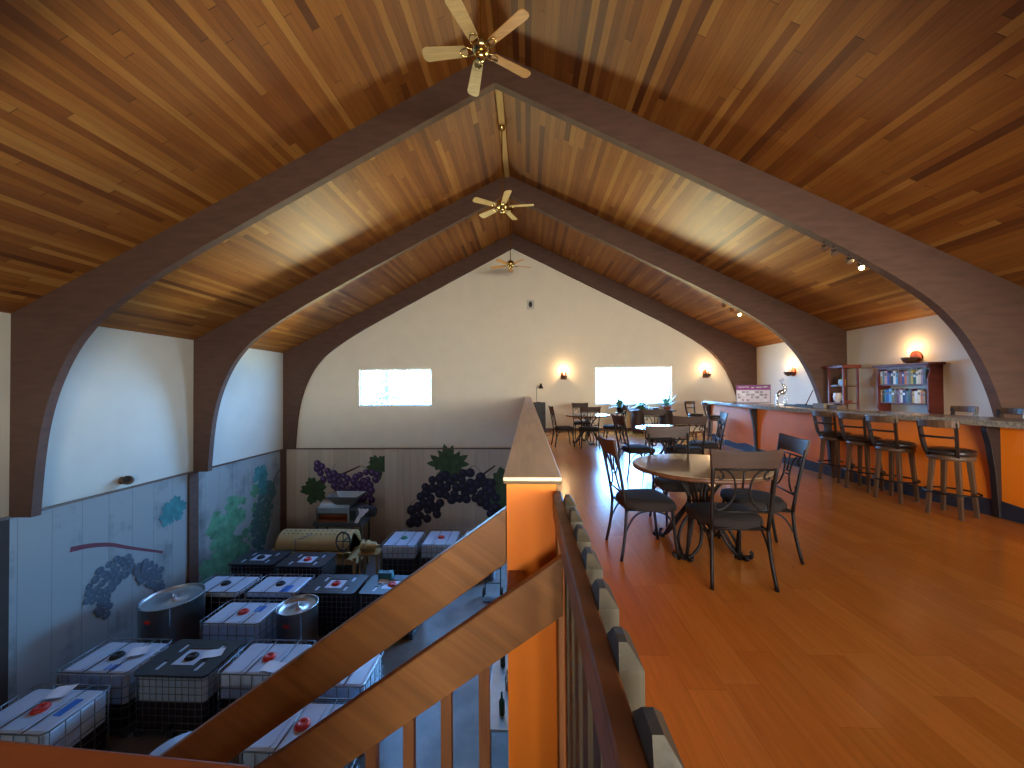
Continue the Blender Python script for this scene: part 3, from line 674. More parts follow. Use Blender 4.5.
# ------------------------------------------------------------------ wall lamps
def point(loc, e, col, r=.04):
    l = bpy.data.lights.new('lamp_light', 'POINT'); l.energy = e; l.color = col; l.shadow_soft_size = r
    o = bpy.data.objects.new('lamp_light', l); COL.objects.link(o); o.location = loc; return o
WARM = (1.0, .62, .30)
def sconce(loc, rz, label, nb=1, e=14, lantern=True):
    """wall at local +Y; protrudes to -Y"""
    root = empty('wall_sconce', loc, rz, label, 'wall lamp', 'warm wall sconces')
    q = MB()
    if lantern: q.prism([(-.10, 0, -.16), (.10, 0, -.16), (.10, 0, .06), (0, 0, .15), (-.10, 0, .06)], (0, -.02, 0), M_terra)
    else: q.prism([(.13*math.cos(a), 0, .13*math.sin(a)-.02) for a in [i*2*PI/20 for i in range(20)]], (0, -.02, 0), M_terra)
    q.build('back_plate', parent=root, bevel=.004)
    q = MB(); q.lathe([(.02, -.15), (.09, -.11), (.12, -.04), (.125, -.02), (.10, -.03), (.02, -.09)], M_trim, 20, c=(0, -.13, 0)); q.build('bracket_bowl', parent=root)
    for k in range(nb):
        x = (k-(nb-1)/2)*.17
        q = MB(); q.lathe([(.016, -.05), (.016, .05)], M_paper, 10, c=(x, -.13, 0)); q.build('candle_tube', parent=root)
        q = MB(); q.lathe([(.008, .05), (.026, .075), (.030, .10), (.018, .135), (.003, .16)], M_bulb, 14, c=(x, -.13, .0)); q.build('bulb', parent=root)
    v = Matrix.Rotation(rz, 3, 'Z') @ Vector((0, -.20, .10)); point((loc[0]+v.x, loc[1]+v.y, loc[2]+v.z+.05), e, WARM, .05)
sconce((1.25, YB, 1.93), 0, 'small lantern shaped sconce on the gable wall left of the bright window')
sconce((6.08, YB, 1.95), 0, 'small lantern shaped sconce on the gable wall right of the bright window')
sconce((XR, 11.15, 1.92), -PI/2, 'two candle wall sconce on the right wall above the metal sculpture', 2, 14, False)
sconce((XR, 7.72, 2.05), -PI/2, 'single glowing sconce on the right wall just above the bookcase', 1, 9, False)

def spots(Y, pts, lab, lit):
    for k, (x, z) in enumerate(pts):
        root = empty('ceiling_spotlight', (x, Y, z), 0, lab[k], 'spotlight', 'small spotlights clipped to the arches')
        q = MB(); q.tube([(0, 0, .0), (0, 0, .10)], .008, M_silver, 6); q.build('stem', parent=root)
        q = MB(); X = Matrix.Rotation(math.radians(-40), 4, 'X'); q.lathe([(.02, .05), (.03, .03), (.045, -.03), (.047, -.05)], M_silver, 14, X=X); q.build('lamp_head', parent=root)
        q = MB(); q.lathe([(.001, -.046), (.043, -.046)], M_spot if k == lit else M_vinyl, 14, X=X, cap=False)
        if k == lit: q.lathe([(.03, -.046), (.032, -.06), (.018, -.08), (.002, -.085)], M_spot, 14, X=X)
        q.build('lamp_face', parent=root)
def under(x):
    dx = abs(x-XC)
    for i in range(len(IN)-1):
        if IN[i][0] <= dx <= IN[i+1][0]: t = (dx-IN[i][0])/(IN[i+1][0]-IN[i][0]+1e-9); return IN[i][1]+(IN[i+1][1]-IN[i][1])*t
    return 3
P1 = [4.60, 4.74, 4.97, 5.13]; P2 = [4.83, 5.02, 5.20]
spots(ARCH_Y[3]+.06, [(x, under(x)-.10) for x in P1], ['unlit spotlight under the near arch, farthest from the bookcase wall', 'unlit spotlight under the near arch, beside the one farthest up the slope', 'unlit spotlight under the near arch, touching the lit one', 'lit spotlight under the near arch, lowest of its four'], 3)
spots(ARCH_Y[4]+.06, [(x, under(x)-.10) for x in P2], ['spotlight under the middle arch, highest of its three', 'spotlight under the middle arch, the centre one of three', 'lit spotlight under the middle arch, lowest of its three'], 2)
for x, y in ((5.13, ARCH_Y[3]), (5.2, ARCH_Y[4])):
    l = bpy.data.lights.new('spot_light', 'SPOT'); l.energy = 60; l.color = (1, .75, .5); l.spot_size = 1.4; l.spot_blend = .6; l.shadow_soft_size = .04
    o = bpy.data.objects.new('spot_light', l); COL.objects.link(o); o.location = (x, y+.1, under(x)-.2); o.rotation_euler = (math.radians(20), math.radians(-25), 0)

# gable wall plate
q = MB(); q.box((-.13, -.02, -.165), (.13, 0, .165), M_white); q.prism([(.065*math.cos(a)*1.0, -.02, .105*math.sin(a)) for a in [i*2*PI/20 for i in range(20)]], (0, -.012, 0), M_black)
tag(q.build('speaker_plate', loc=(.12, YB, 4.41), bevel=.004), 'small white plate with a black oval high on the gable wall', 'speaker')
# ------------------------------------------------------------------ far end furniture
cab = empty('cabinet', (.39, 12.75, 0), 0, 'narrow black cabinet standing at the far end of the half wall', 'cabinet')
q = MB(); q.box((-.20, -.2, .0), (.20, .2, 1.0), M_black); q.build('body', parent=cab, bevel=.006)
q = MB(); q.box((-.185, -.215, .04), (.185, -.2, .97), mat('black_door', (34, 38, 48), .6)); d = q.build('door', parent=cab, bevel=.003)
q = MB(); q.lathe([(.012, -.012), (.012, .012)], M_silver, 10, c=(.15, -.222, .55)); q.build('knob', parent=d)
lp = empty('desk_lamp', (.36, 12.72, 1.0), 0, 'small black desk lamp standing on the narrow black cabinet', 'lamp')
q = MB(); q.lathe([(.08, 0), (.08, .012), (.01, .02)], M_black, 18); q.build('base', parent=lp)
q = MB(); q.tube(smooth([(-.06, 0, .01), (-.06, 0, .3), (-.055, 0, .50), (.0, 0, .56), (.06, 0, .55)], 4), .008, M_black, 6); q.build('arm', parent=lp)
q = MB(); q.lathe([(.03, .12), (.035, .06), (.05, .02), (.09, -.05)], M_black, 18, c=(.09, 0, .52), cap=False); q.build('lamp_shade', parent=lp)
# console of barrel shape beneath the window
cs = empty('console_table', (4.05, 12.38, 0), 0, 'brown wooden console with rounded barrel ends below the bright window', 'console table')
q = MB(); q.box((-.70, -.25, .70), (.70, .25, .74), M_chairwood); q.build('tabletop', parent=cs, bevel=.01)
for sg in (-1, 1):
    q = MB(); q.lathe([(.17, 0), (.20, .12), (.215, .34), (.20, .58), (.175, .70)], M_chairwood, 20, c=(.46*sg, 0, 0)); b = q.build('barrel', parent=cs)
    q = MB()
    for z in (.12, .56): q.tube([((.205)*math.cos(a)+.46*sg, .205*math.sin(a), z) for a in [i*2*PI/24 for i in range(24)]], .008, M_iron, 6, closed=True)
    q.build('hoop', parent=b)
q = MB(); q.box((-.28, -.2, .25), (.28, .2, .28), M_chairwood); q.build('shelf', parent=cs)
def leafmesh(q, n, L, spread, m, seed, wid=.02, droop=.3, z0=0):
    rr = random.Random(seed)
    for i in range(n):
        a = rr.uniform(0, 2*PI); el = rr.uniform(spread[0], spread[1]); l = L*rr.uniform(.6, 1.1); w = wid*rr.uniform(.7, 1.3)
        d = Vector((math.cos(a)*math.cos(el), math.sin(a)*math.cos(el), math.sin(el))); side = Vector((-math.sin(a), math.cos(a), 0)); pts = []
        for t in (0, .25, .5, .75, 1):
            p = d*l*t; p.z += z0-droop*l*t*t; pts.append((p, w*math.sin(PI*(t*.85+.12))))
        vs = []
        for p, ww in pts: vs += [p-side*ww, p+side*ww]
        q.add(vs, [(2*k, 2*k+1, 2*k+3, 2*k+2) for k in range(4)], m, True)
def plant(x, y, z, label, potr, poth, potm, n, L, spread, m, wid, droop):
    root = empty('potted_plant', (x, y, z), 0, label, 'plant', 'potted plants below the bright window')
    q = MB(); q.lathe([(potr*.7, 0), (potr, poth*.95), (potr*1.05, poth), (potr*.9, poth), (potr*.85, poth*.9), (.005, poth*.88)], potm, 20); q.build('pot', parent=root)
    q = MB(); leafmesh(q, n, L, spread, m, int(x*100), wid, droop, poth*.9); q.build('foliage', parent=root)
plant(3.72, 12.35, .742, 'bushy green plant in a low pot on the left of the console', .13, .10, M_silver, 130, .40, (.2, 1.4), M_leaf, .03, .55)
plant(4.50, 12.28, .742, 'spiky aloe plant in a terracotta pot on the right of the console', .13, .12, M_terra, 40, .58, (.1, 1.3), M_leafb, .026, .15)
q = MB(); q.lathe([(.05, 0), (.10, .03), (.11, .07), (.10, .08), (.01, .06)], M_black, 20); tag(q.build('bowl', loc=(4.14, 12.3, .742)), 'small dark bowl on the console between the two plants', 'bowl')
sd = empty('plant_stand', (2.88, 11.85, 0), 0, 'dark slatted plant stand to the left of the console', 'plant stand')
q = MB(); q.lathe([(.15, .66), (.15, .69)], M_trim, 16); q.build('stand_top', parent=sd)
for k in range(4):
    a = math.radians(45+90*k); q = MB(); q.tube([(.19*math.cos(a), .19*math.sin(a), 0), (.11*math.cos(a), .11*math.sin(a), .66)], .018, M_trim, 6); q.build('leg', parent=sd)
q = MB(); q.box((-.12, -.12, .2), (.12, .12, .52), mat('woven_cover', (104, 84, 62), .8, var=.4, scale=30)); q.build('wrapped_basket', parent=sd, bevel=.01)
plant(2.88, 11.85, .692, 'wispy blue green plant in a dark pot on the slatted stand', .10, .17, M_iron, 120, .50, (.2, 1.5), M_leafb, .022, .35)

# ------------------------------------------------------------------ cellar: totes
def make_tote(kind, fill, W=1.18, D=.80, H=1.0, cap=M_red, dense=False):
    root = empty('tote_tank')
    q = MB()
    for x in (-W/2+.05, 0, W/2-.05): q.box((x-.05, -D/2+.01, 0), (x+.05, D/2-.01, .09), M_galv if kind == 'white' else M_blackp)
    q.box((-W/2+.01, -D/2+.01, .09), (W/2-.01, D/2-.01, .12), M_galv if kind == 'white' else M_blackp); q.build('pallet', parent=root, bevel=.004)
    q = MB(); w, d = W/2-.03, D/2-.03
    z1 = .12+(H-.15)*fill; c = .07
    def ring(s, z):
        out = []
        for (cx, cy, a0) in ((w-c, d-c, 0), (-w+c, d-c, 90), (-w+c, -d+c, 180), (w-c, -d+c, 270)):
            for k in range(5):
                a = math.radians(a0+22.5*k); out.append((cx+(c-s)*math.cos(a), cy+(c-s)*math.sin(a), z))
        return out
    def rings(lst, m, capt=False, capb=False):
        n = 20; vs = [p for r in lst for p in r]
        fs = [(i*n+j, i*n+(j+1) % n, (i+1)*n+(j+1) % n, (i+1)*n+j) for i in range(len(lst)-1) for j in range(n)]
        if capb: fs.append(tuple(range(n))[::-1])
        if capt: fs.append(tuple(range((len(lst)-1)*n, len(lst)*n)))
        q.add(vs, fs, m, False)
    rings([ring(.02, .12), ring(0, .15), ring(0, z1)], M_wine, capb=True)
    rings([ring(0, z1), ring(0, H-.06), ring(.015, H-.035), ring(.05, H-.02)], M_plastic, capt=True)
    if kind == 'white':       # moulded ribs across the top
        for x in (-W/6-.03, W/6-.03): q.box((x-.012, -d+.06, H-.021), (x+.012, d-.06, H-.006), M_plastic)
    q.build('tank', parent=root)
    q = MB(); q.lathe([(.085, H-.022), (.085, H+.012), (.075, H+.022), (.03, H+.022), (.028, H+.012), (.002, H+.012)], cap, 20); q.lathe([(.10, H-.022), (.10, H-.01), (.085, H-.01)], cap, 20); q.build('lid_cap', parent=root)
    q = MB(); r = .0075; nx = 11 if dense else 7; ny = 8 if dense else 5
    X0, Y0 = W/2, D/2
    zs = [.14, .30, .46, .62, .78, H] if not dense else [.14, .25, .36, .47, .58, .69, .80, .91]
    def rr_(z, rad=r): q.tube([(X0-.05, -Y0, z), (X0, -Y0+.05, z), (X0, Y0-.05, z), (X0-.05, Y0, z), (-X0+.05, Y0, z), (-X0, Y0-.05, z), (-X0, -Y0+.05, z), (-X0+.05, -Y0, z)], rad, M_galv, 5, closed=True)
    for z in zs: rr_(z, .011 if z == H else r*(.7 if dense else 1))
    top = H if not dense else H-.04
    for i in range(nx):
        x = -X0+.06+(2*X0-.12)*i/(nx-1)
        for y in (-Y0, Y0): q.tube([(x, y, .10), (x, y, top)], r*(.7 if dense else 1), M_galv, 5)
    for i in range(ny):
        y = -Y0+.06+(2*Y0-.12)*i/(ny-1)
        for x in (-X0, X0): q.tube([(x, y, .10), (x, y, top)], r*(.7 if dense else 1), M_galv, 5)
    if kind == 'white':
        for x in (-W/6-.03+.10, W/6-.03+.10): q.tube([(x, -Y0, H), (x, Y0, H)], .009, M_galv, 5)
    q.build('cage', parent=root)
    if kind == 'black':
        q = MB(); ax, ay = W/2+.015, D/2+.015
        holes = [(-.20, .20, -.19, .19)]+[(sx*.32-.036, sx*.32+.036, sy*.2-.10, sy*.2+.10) for sx in (-1, 1) for sy in (-1, 1)]
        holes = [(a*W/1.18, b*W/1.18, c_, d_) for a, b, c_, d_ in holes]
        us = sorted({-ax+.04, ax-.04, *[h[0] for h in holes], *[h[1] for h in holes]}); vs_ = sorted({-ay+.04, ay-.04, *[h[2] for h in holes], *[h[3] for h in holes]})
        for i in range(len(us)-1):
            for j in range(len(vs_)-1):
                cu, cv = (us[i]+us[i+1])/2, (vs_[j]+vs_[j+1])/2
                if any(h[0] < cu < h[1] and h[2] < cv < h[3] for h in holes): continue
                q.box((us[i], vs_[j], H-.0195), (us[i+1], vs_[j+1], H-.006), M_blackp)
        for pl in ([(-ax+.05, -ay), (ax-.05, -ay), (ax-.04, -ay+.04), (-ax+.04, -ay+.04)], [(ax, -ay+.05), (ax, ay-.05), (ax-.04, ay-.04), (ax-.04, -ay+.04)],
                   [(ax-.05, ay), (-ax+.05, ay), (-ax+.04, ay-.04), (ax-.04, ay-.04)], [(-ax, ay-.05), (-ax, -ay+.05), (-ax+.04, -ay+.04), (-ax+.04, ay-.04)],
                   [(-ax+.05, -ay), (-ax+.04, -ay+.04), (-ax, -ay+.05)], [(ax-.05, -ay), (ax, -ay+.05), (ax-.04, -ay+.04)], [(ax-.05, ay), (ax-.04, ay-.04), (ax, ay-.05)], [(-ax+.05, ay), (-ax, ay-.05), (-ax+.04, ay-.04)]):
            q.prism([(x, y, H-.04) for x, y in pl], (0, 0, .034), M_blackp)
        q.build('top_panel', parent=root)
    q = MB(); q.lathe([(.045, 0), (.045, .10)], M_blackp, 12, X=Matrix.Translation((0, -D/2+.05, .17)) @ Matrix.Rotation(PI/2, 4, 'X')); q.build('valve', parent=root)
    return root
GTt = 'caged tote tanks in the cellar'
def T_(kind, fill, cap, dense, x, y, rz, label, lab=None, **k):
    o = make_tote(kind, fill, cap=cap, dense=dense, **k); o.location = (x, y, ZL); o.rotation_euler = (0, 0, math.radians(rz))
    tag(o, label, 'tote tank', GTt)
    if lab:
        H = k.get('H', 1.0); q = MB()
        for (a, b, c, d) in lab: q.box((a, c, H-.0195), (b, d, H-.0175), M_bluel)
        q.build('label_sticker', parent=o)
    return o
T_('white', .50, M_red, False, -6.86, 5.00, 0, 'white tote tank with red cap and blue sticker, nearest the lower left corner', [(.30, .42, -.1, .18)])
T_('white', .45, M_black, False, -6.92, 6.03, 0, 'white tote tank with black cap and a paper, beside the left wall', [(.1, .28, -.30, -.18)])
T_('black', .50, M_black, True, -5.64, 6.05, 0, 'black topped tote tank with pale sides and a white paper on it')
T_('white', .55, M_red, False, -4.33, 6.08, 0, 'white tote tank with red cap and paper, right of the nearest black topped one')
T_('white', .55, M_red, False, -3.06, 5.90, 0, 'white tote tank partly hidden behind the upper sloping board')
T_('white', .30, M_red, False, -5.73, 7.30, 0, 'white tote tank with a red cap between the wide and the narrow steel drum', [(.18, .34, .02, .22)])
T_('white', .90, M_black, False, -6.98, 8.36, 0, 'white tote tank with a black cap behind the wide steel drum')
T_('white', .90, M_black, False, -5.70, 8.38, 0, 'white tote tank with a black cap and a blue smear, in the second last row', [(.18, .36, -.32, -.05)])
T_('black', .97, M_red, True, -4.42, 8.42, 0, 'black topped tote tank with a dull red cap behind the narrow steel drum')
T_('black', .97, M_red, True, -3.12, 8.42, 0, 'black topped tote tank with a small teal box standing on it')
T_('black', .97, M_black, True, -7.12, 9.68, 0, 'black topped tote tank with a black cap near the green mural on the left wall', [(.38, .46, .1, .3)])
T_('black', .97, M_red, True, -5.80, 9.60, 0, 'black topped tote tank with a red cap in front of the beige press', [(.38, .46, .1, .3)])
T_('white', .60, M_green, False, -3.72, 11.05, 0, 'grey white tote tank with a green cap by the back wall', W=1.0, D=1.15, H=1.0)
T_('white', .60, M_red, False, -2.62, 11.12, 0, 'grey white tote tank with a red cap by the back wall', W=1.0, D=1.15, H=1.0)
T_('white', .60, M_red, False, -1.5, 11.15, 0, 'tote tank by the back wall, mostly hidden behind the sloping board', W=1.0, D=1.15, H=1.0)
T_('white', .55, M_red, False, -3.02, 4.88, 0, 'nearest white tote tank with a red cap, seen between the two sloping boards')
def paper(x, y, z, w, h, rz, label):
    q = MB(); n = 6; vs = []
    for i in range(n+1):
        for j in (0, 1): vs.append((w*(i/n-.5), h*(j-.5), .004+.006*math.sin(i*1.1)))
    vs += [(a, b, c-.0015) for a, b, c in vs]; m_ = 2*(n+1)
    fs = [(2*i, 2*i+2, 2*i+3, 2*i+1) for i in range(n)]+[(m_+2*i, m_+2*i+1, m_+2*i+3, m_+2*i+2) for i in range(n)]
    q.add(vs, fs, M_paper, True); o = q.build('paper_sheet', loc=(x, y, z)); o.rotation_euler = (0, 0, rz); tag(o, label, 'paper', 'papers lying on the tote tanks')
ZT = ZL+1.0
paper(-6.90, 5.26, ZT+.011, .26, .24, .3, 'white paper behind the red cap of the tote nearest the lower left corner')
paper(-6.64, 6.12, ZT+.011, .26, .24, .5, 'white paper lying beside the black cap of the tote by the left wall')
paper(-5.33, 6.12, ZT+.001, .30, .20, .35, 'crumpled white paper lying on the near black topped tote')
paper(-4.08, 5.84, ZT+.011, .36, .22, -.1, 'pinkish paper before the red cap of the tote right of the pale sided one')
paper(-3.36, 8.52, ZT+.001, .22, .18, .1, 'white paper lying beside the teal box on a black topped tote')
# two more containers
def drum(x, y, r, H, label, lidz, tilt):
    root = empty('steel_drum', (x, y, ZL), 0, label, 'steel drum', 'open stainless steel wine drums')
    q = MB(); q.lathe([(r-.01, 0), (r, .01), (r, H-.01), (r+.012, H), (r-.006, H+.002), (r-.012, H-.02), (r-.012, .03)], M_steel, 44, cap=False); q.build('body', parent=root)
    q = MB(); X = Matrix.Translation((0, 0, lidz)) @ Matrix.Rotation(tilt, 4, 'Y'); q.lathe([(.002, .03), (.07, .03), (.08, .01), (r-.05, .0), (r-.02, .03), (r-.02, .05)], M_steel, 40, X=X, cap=False); q.build('floating_lid', parent=root)
    q = MB(); q.tube(smooth([(-r*.7, 0, H+.01), (-r*.3, .05, H+.05), (.0, .05, H+.02), (r*.1, .02, lidz+.05)], 4), .008, M_steel, 6); q.tube([(0, 0, lidz), (0, 0, lidz+.12)], .018, M_steel, 8); q.build('lid_hose', parent=root)
    q = MB(); q.box((-.06, -r-.004, H-.25), (.06, -r+.03, H-.19), M_red); q.build('label_plate', parent=root)
    q = MB(); q.box((-.008, -r-.006, .02), (.008, -r+.01, H-.02), M_silver, X=Matrix.Rotation(.7, 4, 'Z')); q.build('seam', parent=root)
drum(-7.34, 7.43, .52, 1.20, 'wide stainless drum with a floating lid beside the left wall', 1.14, .04)
drum(-4.68, 7.40, .37, 1.10, 'narrow stainless drum with a clamp ring between white and black topped totes', 1.02, 0)
q = MB(); q.lathe([(.40, 0), (.44, .05), (.45, .7), (.43, .82), (.36, .89), (.12, .92), (.11, .95), (.002, .96)], M_plastic, 32); tag(q.build('plastic_barrel', loc=(-4.40, 4.50, ZL)), 'rounded white plastic barrel peeking above the lower edge of the upper sloping board', 'barrel')
# teal box on tote J
q = MB(); q.box((-.16, -.08, 0), (.16, .08, .15), mat('teal_case', (30, 92, 100), .5)); q.tube([(-.07, 0, .15), (-.05, 0, .18), (.05, 0, .18), (.07, 0, .15)], .008, M_black, 6)
tag(q.build('tool_case', loc=(-3.36, 8.68, ZT-.003), bevel=.006), 'small teal case standing on a black topped tote', 'case')
# ------------------------------------------------------------------ press, crusher, pump
pr = empty('wine_press', (-6.30, 11.1, ZL+.12), 0, 'long beige wine press with a slotted drum and a black hand wheel', 'wine press')
q = MB(); n = 16; r = .42
vs = []; ring_ = [(math.cos(PI*i/n)*r, .58+math.sin(PI*i/n)*r*1.05) for i in range(n+1)]
q.prism([(-1.15, a, b+.05) for a, b in ring_]+[(-1.15, -r, .45), (-1.15, r, .45)][::-1], (2.2, 0, 0), M_beige); q.build('drum', parent=pr, bevel=.01)
q = MB()
for i in range(15):
    for a in (60, 78):
        A = math.radians(180-a); x = -1.0+.14*i; q.lathe([(.02, 0), (.02, .012)], M_trim, 8, X=Matrix.Translation((x, math.cos(A)*r, .64+math.sin(A)*r*1.05)) @ Matrix.Rotation(math.radians(90-a), 4, 'X'))
q.build('drain_holes', parent=pr)
q = MB(); q.box((-1.3, -.50, .56), (1.15, -.42, .60), M_beige); q.box((-1.3, .42, .56), (1.15, .50, .60), M_beige); q.box((-1.32, -.5, .56), (-1.15, .5, .60), M_beige); q.build('rim', parent=pr, bevel=.004)
q = MB(); q.prism([(-.9, -.5, .42), (1.1, -.5, .42), (1.35, -.5, .30), (1.35, -.5, .26), (-.9, -.5, .26)], (0, 1.0, 0), M_beige); q.build('juice_tray', parent=pr, bevel=.006)
for x in (-1.1, 1.25):
    for y in (-.45, .45): q = MB(); q.box((x-.04, y-.04, -.12), (x+.04, y+.04, .45), M_beige); q.build('leg', parent=pr, bevel=.005)
q = MB(); q.tube([(1.0+.20*math.cos(a), -.62, .98+.26*math.sin(a)) for a in [i*2*PI/28 for i in range(28)]], .024, M_black, 7, closed=True); q.tube([(1.0, -.62, .74), (1.0, -.62, 1.22)], .014, M_black, 6); q.tube([(.81, -.62, .98), (1.19, -.62, .98)], .014, M_black, 6); q.tube([(1.0, -.62, .98), (1.0, -.3, .98)], .02, M_black, 8); q.build('hand_wheel', parent=pr)
q = MB(); q.tube([(-.45, -.55, .25), (-.45, -.55, 1.0), (-.25, -.55, 1.02), (-.1, -.3, 1.08)], .014, M_galv, 6); q.tube([(1.0, -.62, -.12), (1.0, -.62, .8)], .016, M_galv, 6); q.build('pipe', parent=pr)
cr = empty('grape_crusher', (-6.12, 12.15, ZL-.28), 0, 'grey grape crusher with a stainless hopper standing behind the beige press', 'grape crusher')
for x in (-.72, .72):
    for y in (-.3, .3): q = MB(); q.box((x-.03, y-.03, .28), (x+.03, y+.03, 1.35), M_grey); q.build('leg', parent=cr)
q = MB(); q.box((-.85, -.36, 1.30), (.75, .36, 1.44), M_grey); q.build('frame', parent=cr, bevel=.01)
q = MB(); q.box((-.72, -.28, 1.44), (.28, .30, 1.50), mat('copper_roll', (150, 78, 44), .35, metal=.5)); q.lathe([(.17, 0), (.17, .98)], mat('copper_roll', (150, 78, 44)), 20, X=Matrix.Translation((-.70, 0, 1.60)) @ Matrix.Rotation(PI/2, 4, 'Y')); q.build('roller', parent=cr)
q = MB(); q.box((-.76, -.30, 1.44), (-.72, .32, 1.90), M_grey); q.box((.28, -.32, 1.44), (.32, .32, 1.92), M_steel); q.box((-.76, .28, 1.44), (.32, .32, 1.92), M_grey); q.box((-.72, -.31, 1.72), (.28, -.29, 1.90), M_steel); q.build('housing', parent=cr, bevel=.006)
q = MB(); q.lathe([(.24, 0), (.24, .98)], M_steel, 24, X=Matrix.Translation((-.70, 0, 1.80)) @ Matrix.Rotation(PI/2, 4, 'Y')); q.build('drum_cover', parent=cr)
q = MB(); q.box((.32, -.30, 1.42), (.72, .30, 1.90), M_grey); q.box((.36, -.312, 1.50), (.55, -.30, 1.80), M_black); q.build('motor_box', parent=cr, bevel=.008)
q = MB(); q.lathe([(.16, 0), (.17, .05), (.17, .35), (.12, .4)], M_black, 18, X=Matrix.Translation((.72, -.1, 1.72)) @ Matrix.Rotation(PI/2, 4, 'Y')); q.build('motor', parent=cr)
q = MB(); z0, z1 = 1.90, 2.26
a = [(-.12, -.14, z0), (.30, -.14, z0), (.30, .16, z0), (-.12, .16, z0)]; b = [(-.45, -.38, z1), (.62, -.38, z1), (.62, .36, z1), (-.45, .36, z1)]; c_ = [(x*.97+.003, y*.96, z1) for x, y, _ in b]; d_ = [(x*.95, y*.9, z0+.015) for x, y, _ in a]
q.add(a+b+c_+d_, [(0, 1, 5, 4), (1, 2, 6, 5), (2, 3, 7, 6), (3, 0, 4, 7), (4, 5, 9, 8), (5, 6, 10, 9), (6, 7, 11, 10), (7, 4, 8, 11), (8, 9, 13, 12), (9, 10, 14, 13), (10, 11, 15, 14), (11, 8, 12, 15), (12, 13, 14, 15)], M_steel); q.build('hopper', parent=cr)
q = MB(); nn = 8; vs = []
for i in range(nn+1):
    for j in range(nn+1):
        u, v = i/nn, j/nn; vs.append((-.16+.32*u+.05*math.sin(v*5), -.05-.12*v+.03*math.sin(u*9+v*3), .12-.42*v*(.7+.3*math.sin(u*4+1))+.02*math.sin(u*14)))
vs2 = [(x, y-.006, z) for x, y, z in vs]; o_ = len(vs)
q.add(vs+vs2, [(i*(nn+1)+j, (i+1)*(nn+1)+j, (i+1)*(nn+1)+j+1, i*(nn+1)+j+1) for i in range(nn) for j in range(nn)]+[(o_+i*(nn+1)+j, o_+i*(nn+1)+j+1, o_+(i+1)*(nn+1)+j+1, o_+(i+1)*(nn+1)+j) for i in range(nn) for j in range(nn)], M_paper, True)
tag(q.build('cloth', loc=(-5.30, 11.80, ZL+1.50)), 'crumpled white cloth draped over the motor of the grape crusher', 'cloth')
pu = empty('transfer_pump', (-4.62, 10.75, ZL+.3), 0, 'beige transfer pump with ribbed flanges beside the right end of the press', 'pump')
q = MB(); q.box((-.30, -.2, .36), (.30, .2, .42), M_beige); q.build('mounting_plate', parent=pu, bevel=.005)
for x in (-.25, .25):
    for y in (-.15, .15): q = MB(); q.box((x-.025, y-.025, -.3), (x+.025, y+.025, .36), M_beige); q.build('leg', parent=pu)
q = MB(); q.lathe([(.08, 0), (.15, .02), (.15, .06), (.11, .08), (.11, .16), (.16, .18), (.16, .22), (.12, .25), (.12, .42), (.05, .46), (.04, .55)], M_beige, 22, X=Matrix.Translation((-.28, 0, .57)) @ Matrix.Rotation(PI/2, 4, 'Y')); q.build('pump_body', parent=pu)
# hand truck and bottles near the foot of the half wall
ht = empty('hand_truck', (-.95, 9.7, ZL), 0, 'black hand truck standing on the cellar floor left of the orange wall end', 'hand truck')
q = MB()
for x in (-.2, .2): q.tube(smooth([(x, 0, .08), (x, .12, .6), (x, .22, 1.1), (x*.8, .30, 1.25)], 3), .016, M_black, 6)
q.tube([(-.16, .30, 1.25), (.16, .30, 1.25)], .016, M_black, 6)
for z in (.35, .7): q.tube([(-.2, z*.2, z), (.2, z*.2, z)], .012, M_black, 6)
q.build('frame', parent=ht)
q = MB(); q.box((-.22, -.22, .02), (.22, .02, .03), M_galv); q.build('toe_plate', parent=ht)
for x in (-.24, .24): q = MB(); q.lathe([(.11, -.025), (.12, 0), (.11, .025)], M_black, 20, X=Matrix.Translation((x, .06, .12)) @ Matrix.Rotation(PI/2, 4, 'Y')); q.build('wheel', parent=ht)
for i, (x, y, lab, m) in enumerate(((-.42, 5.55, 'dark wine bottle nearest the orange wall end on the cellar floor', mat('dark_green_glass', (24, 52, 36), .15)), (-.36, 6.0, 'clear wine bottle on the cellar floor behind the darkest bottle', M_silver), (-.47, 6.5, 'dark wine bottle farthest back beside the orange wall end', M_black))):
    bottle(x, y, ZL+.62, .32, .045, m, lab)
q = MB(); q.box((-.65, 5.3, ZL+.58), (.1, 6.8, ZL+.62), M_steel)
for x in (-.6, .04):
    for y in (5.35, 6.72): q.box((x, y, ZL), (x+.04, y+.04, ZL+.58), M_grey)
tag(q.build('work_table', bevel=.004), 'low steel work table under the edge of the upper floor holding bottles', 'table')
# hose on the cellar floor
# ------------------------------------------------------------------ murals
def disc(q, c, r, m, axis, off, n=14, sx=1):
    if axis == 'y': pts = [(c[0]+r*sx*math.cos(2*PI*i/n), off, c[1]+r*math.sin(2*PI*i/n)) for i in range(n)]
    else: pts = [(off, c[0]+r*sx*math.cos(2*PI*i/n), c[1]+r*math.sin(2*PI*i/n)) for i in range(n)]
    q.add(pts, [tuple(range(n))], m)
def leafpoly(c, r, rot, n=60, sharp=.16):
    out = []
    for i in range(n):
        t = 2*PI*i/n; rad = r*(.70+.26*abs(math.cos(2.5*t))**.8+sharp*.5*math.sin(15*t))*(1-.35*math.exp(-((t-PI)**2)/.08)); out.append((c[0]+rad*math.cos(t+rot), c[1]+rad*math.sin(t+rot)))
    return out
def poly2(q, pts, m, axis, off):
    P = [((a, off, b) if axis == 'y' else (off, a, b)) for a, b in pts]; cx = sum(p[0] for p in P)/len(P); cy = sum(p[1] for p in P)/len(P); cz = sum(p[2] for p in P)/len(P)
    n = len(P); q.add(P+[(cx, cy, cz)], [(i, (i+1) % n, n) for i in range(n)], m)
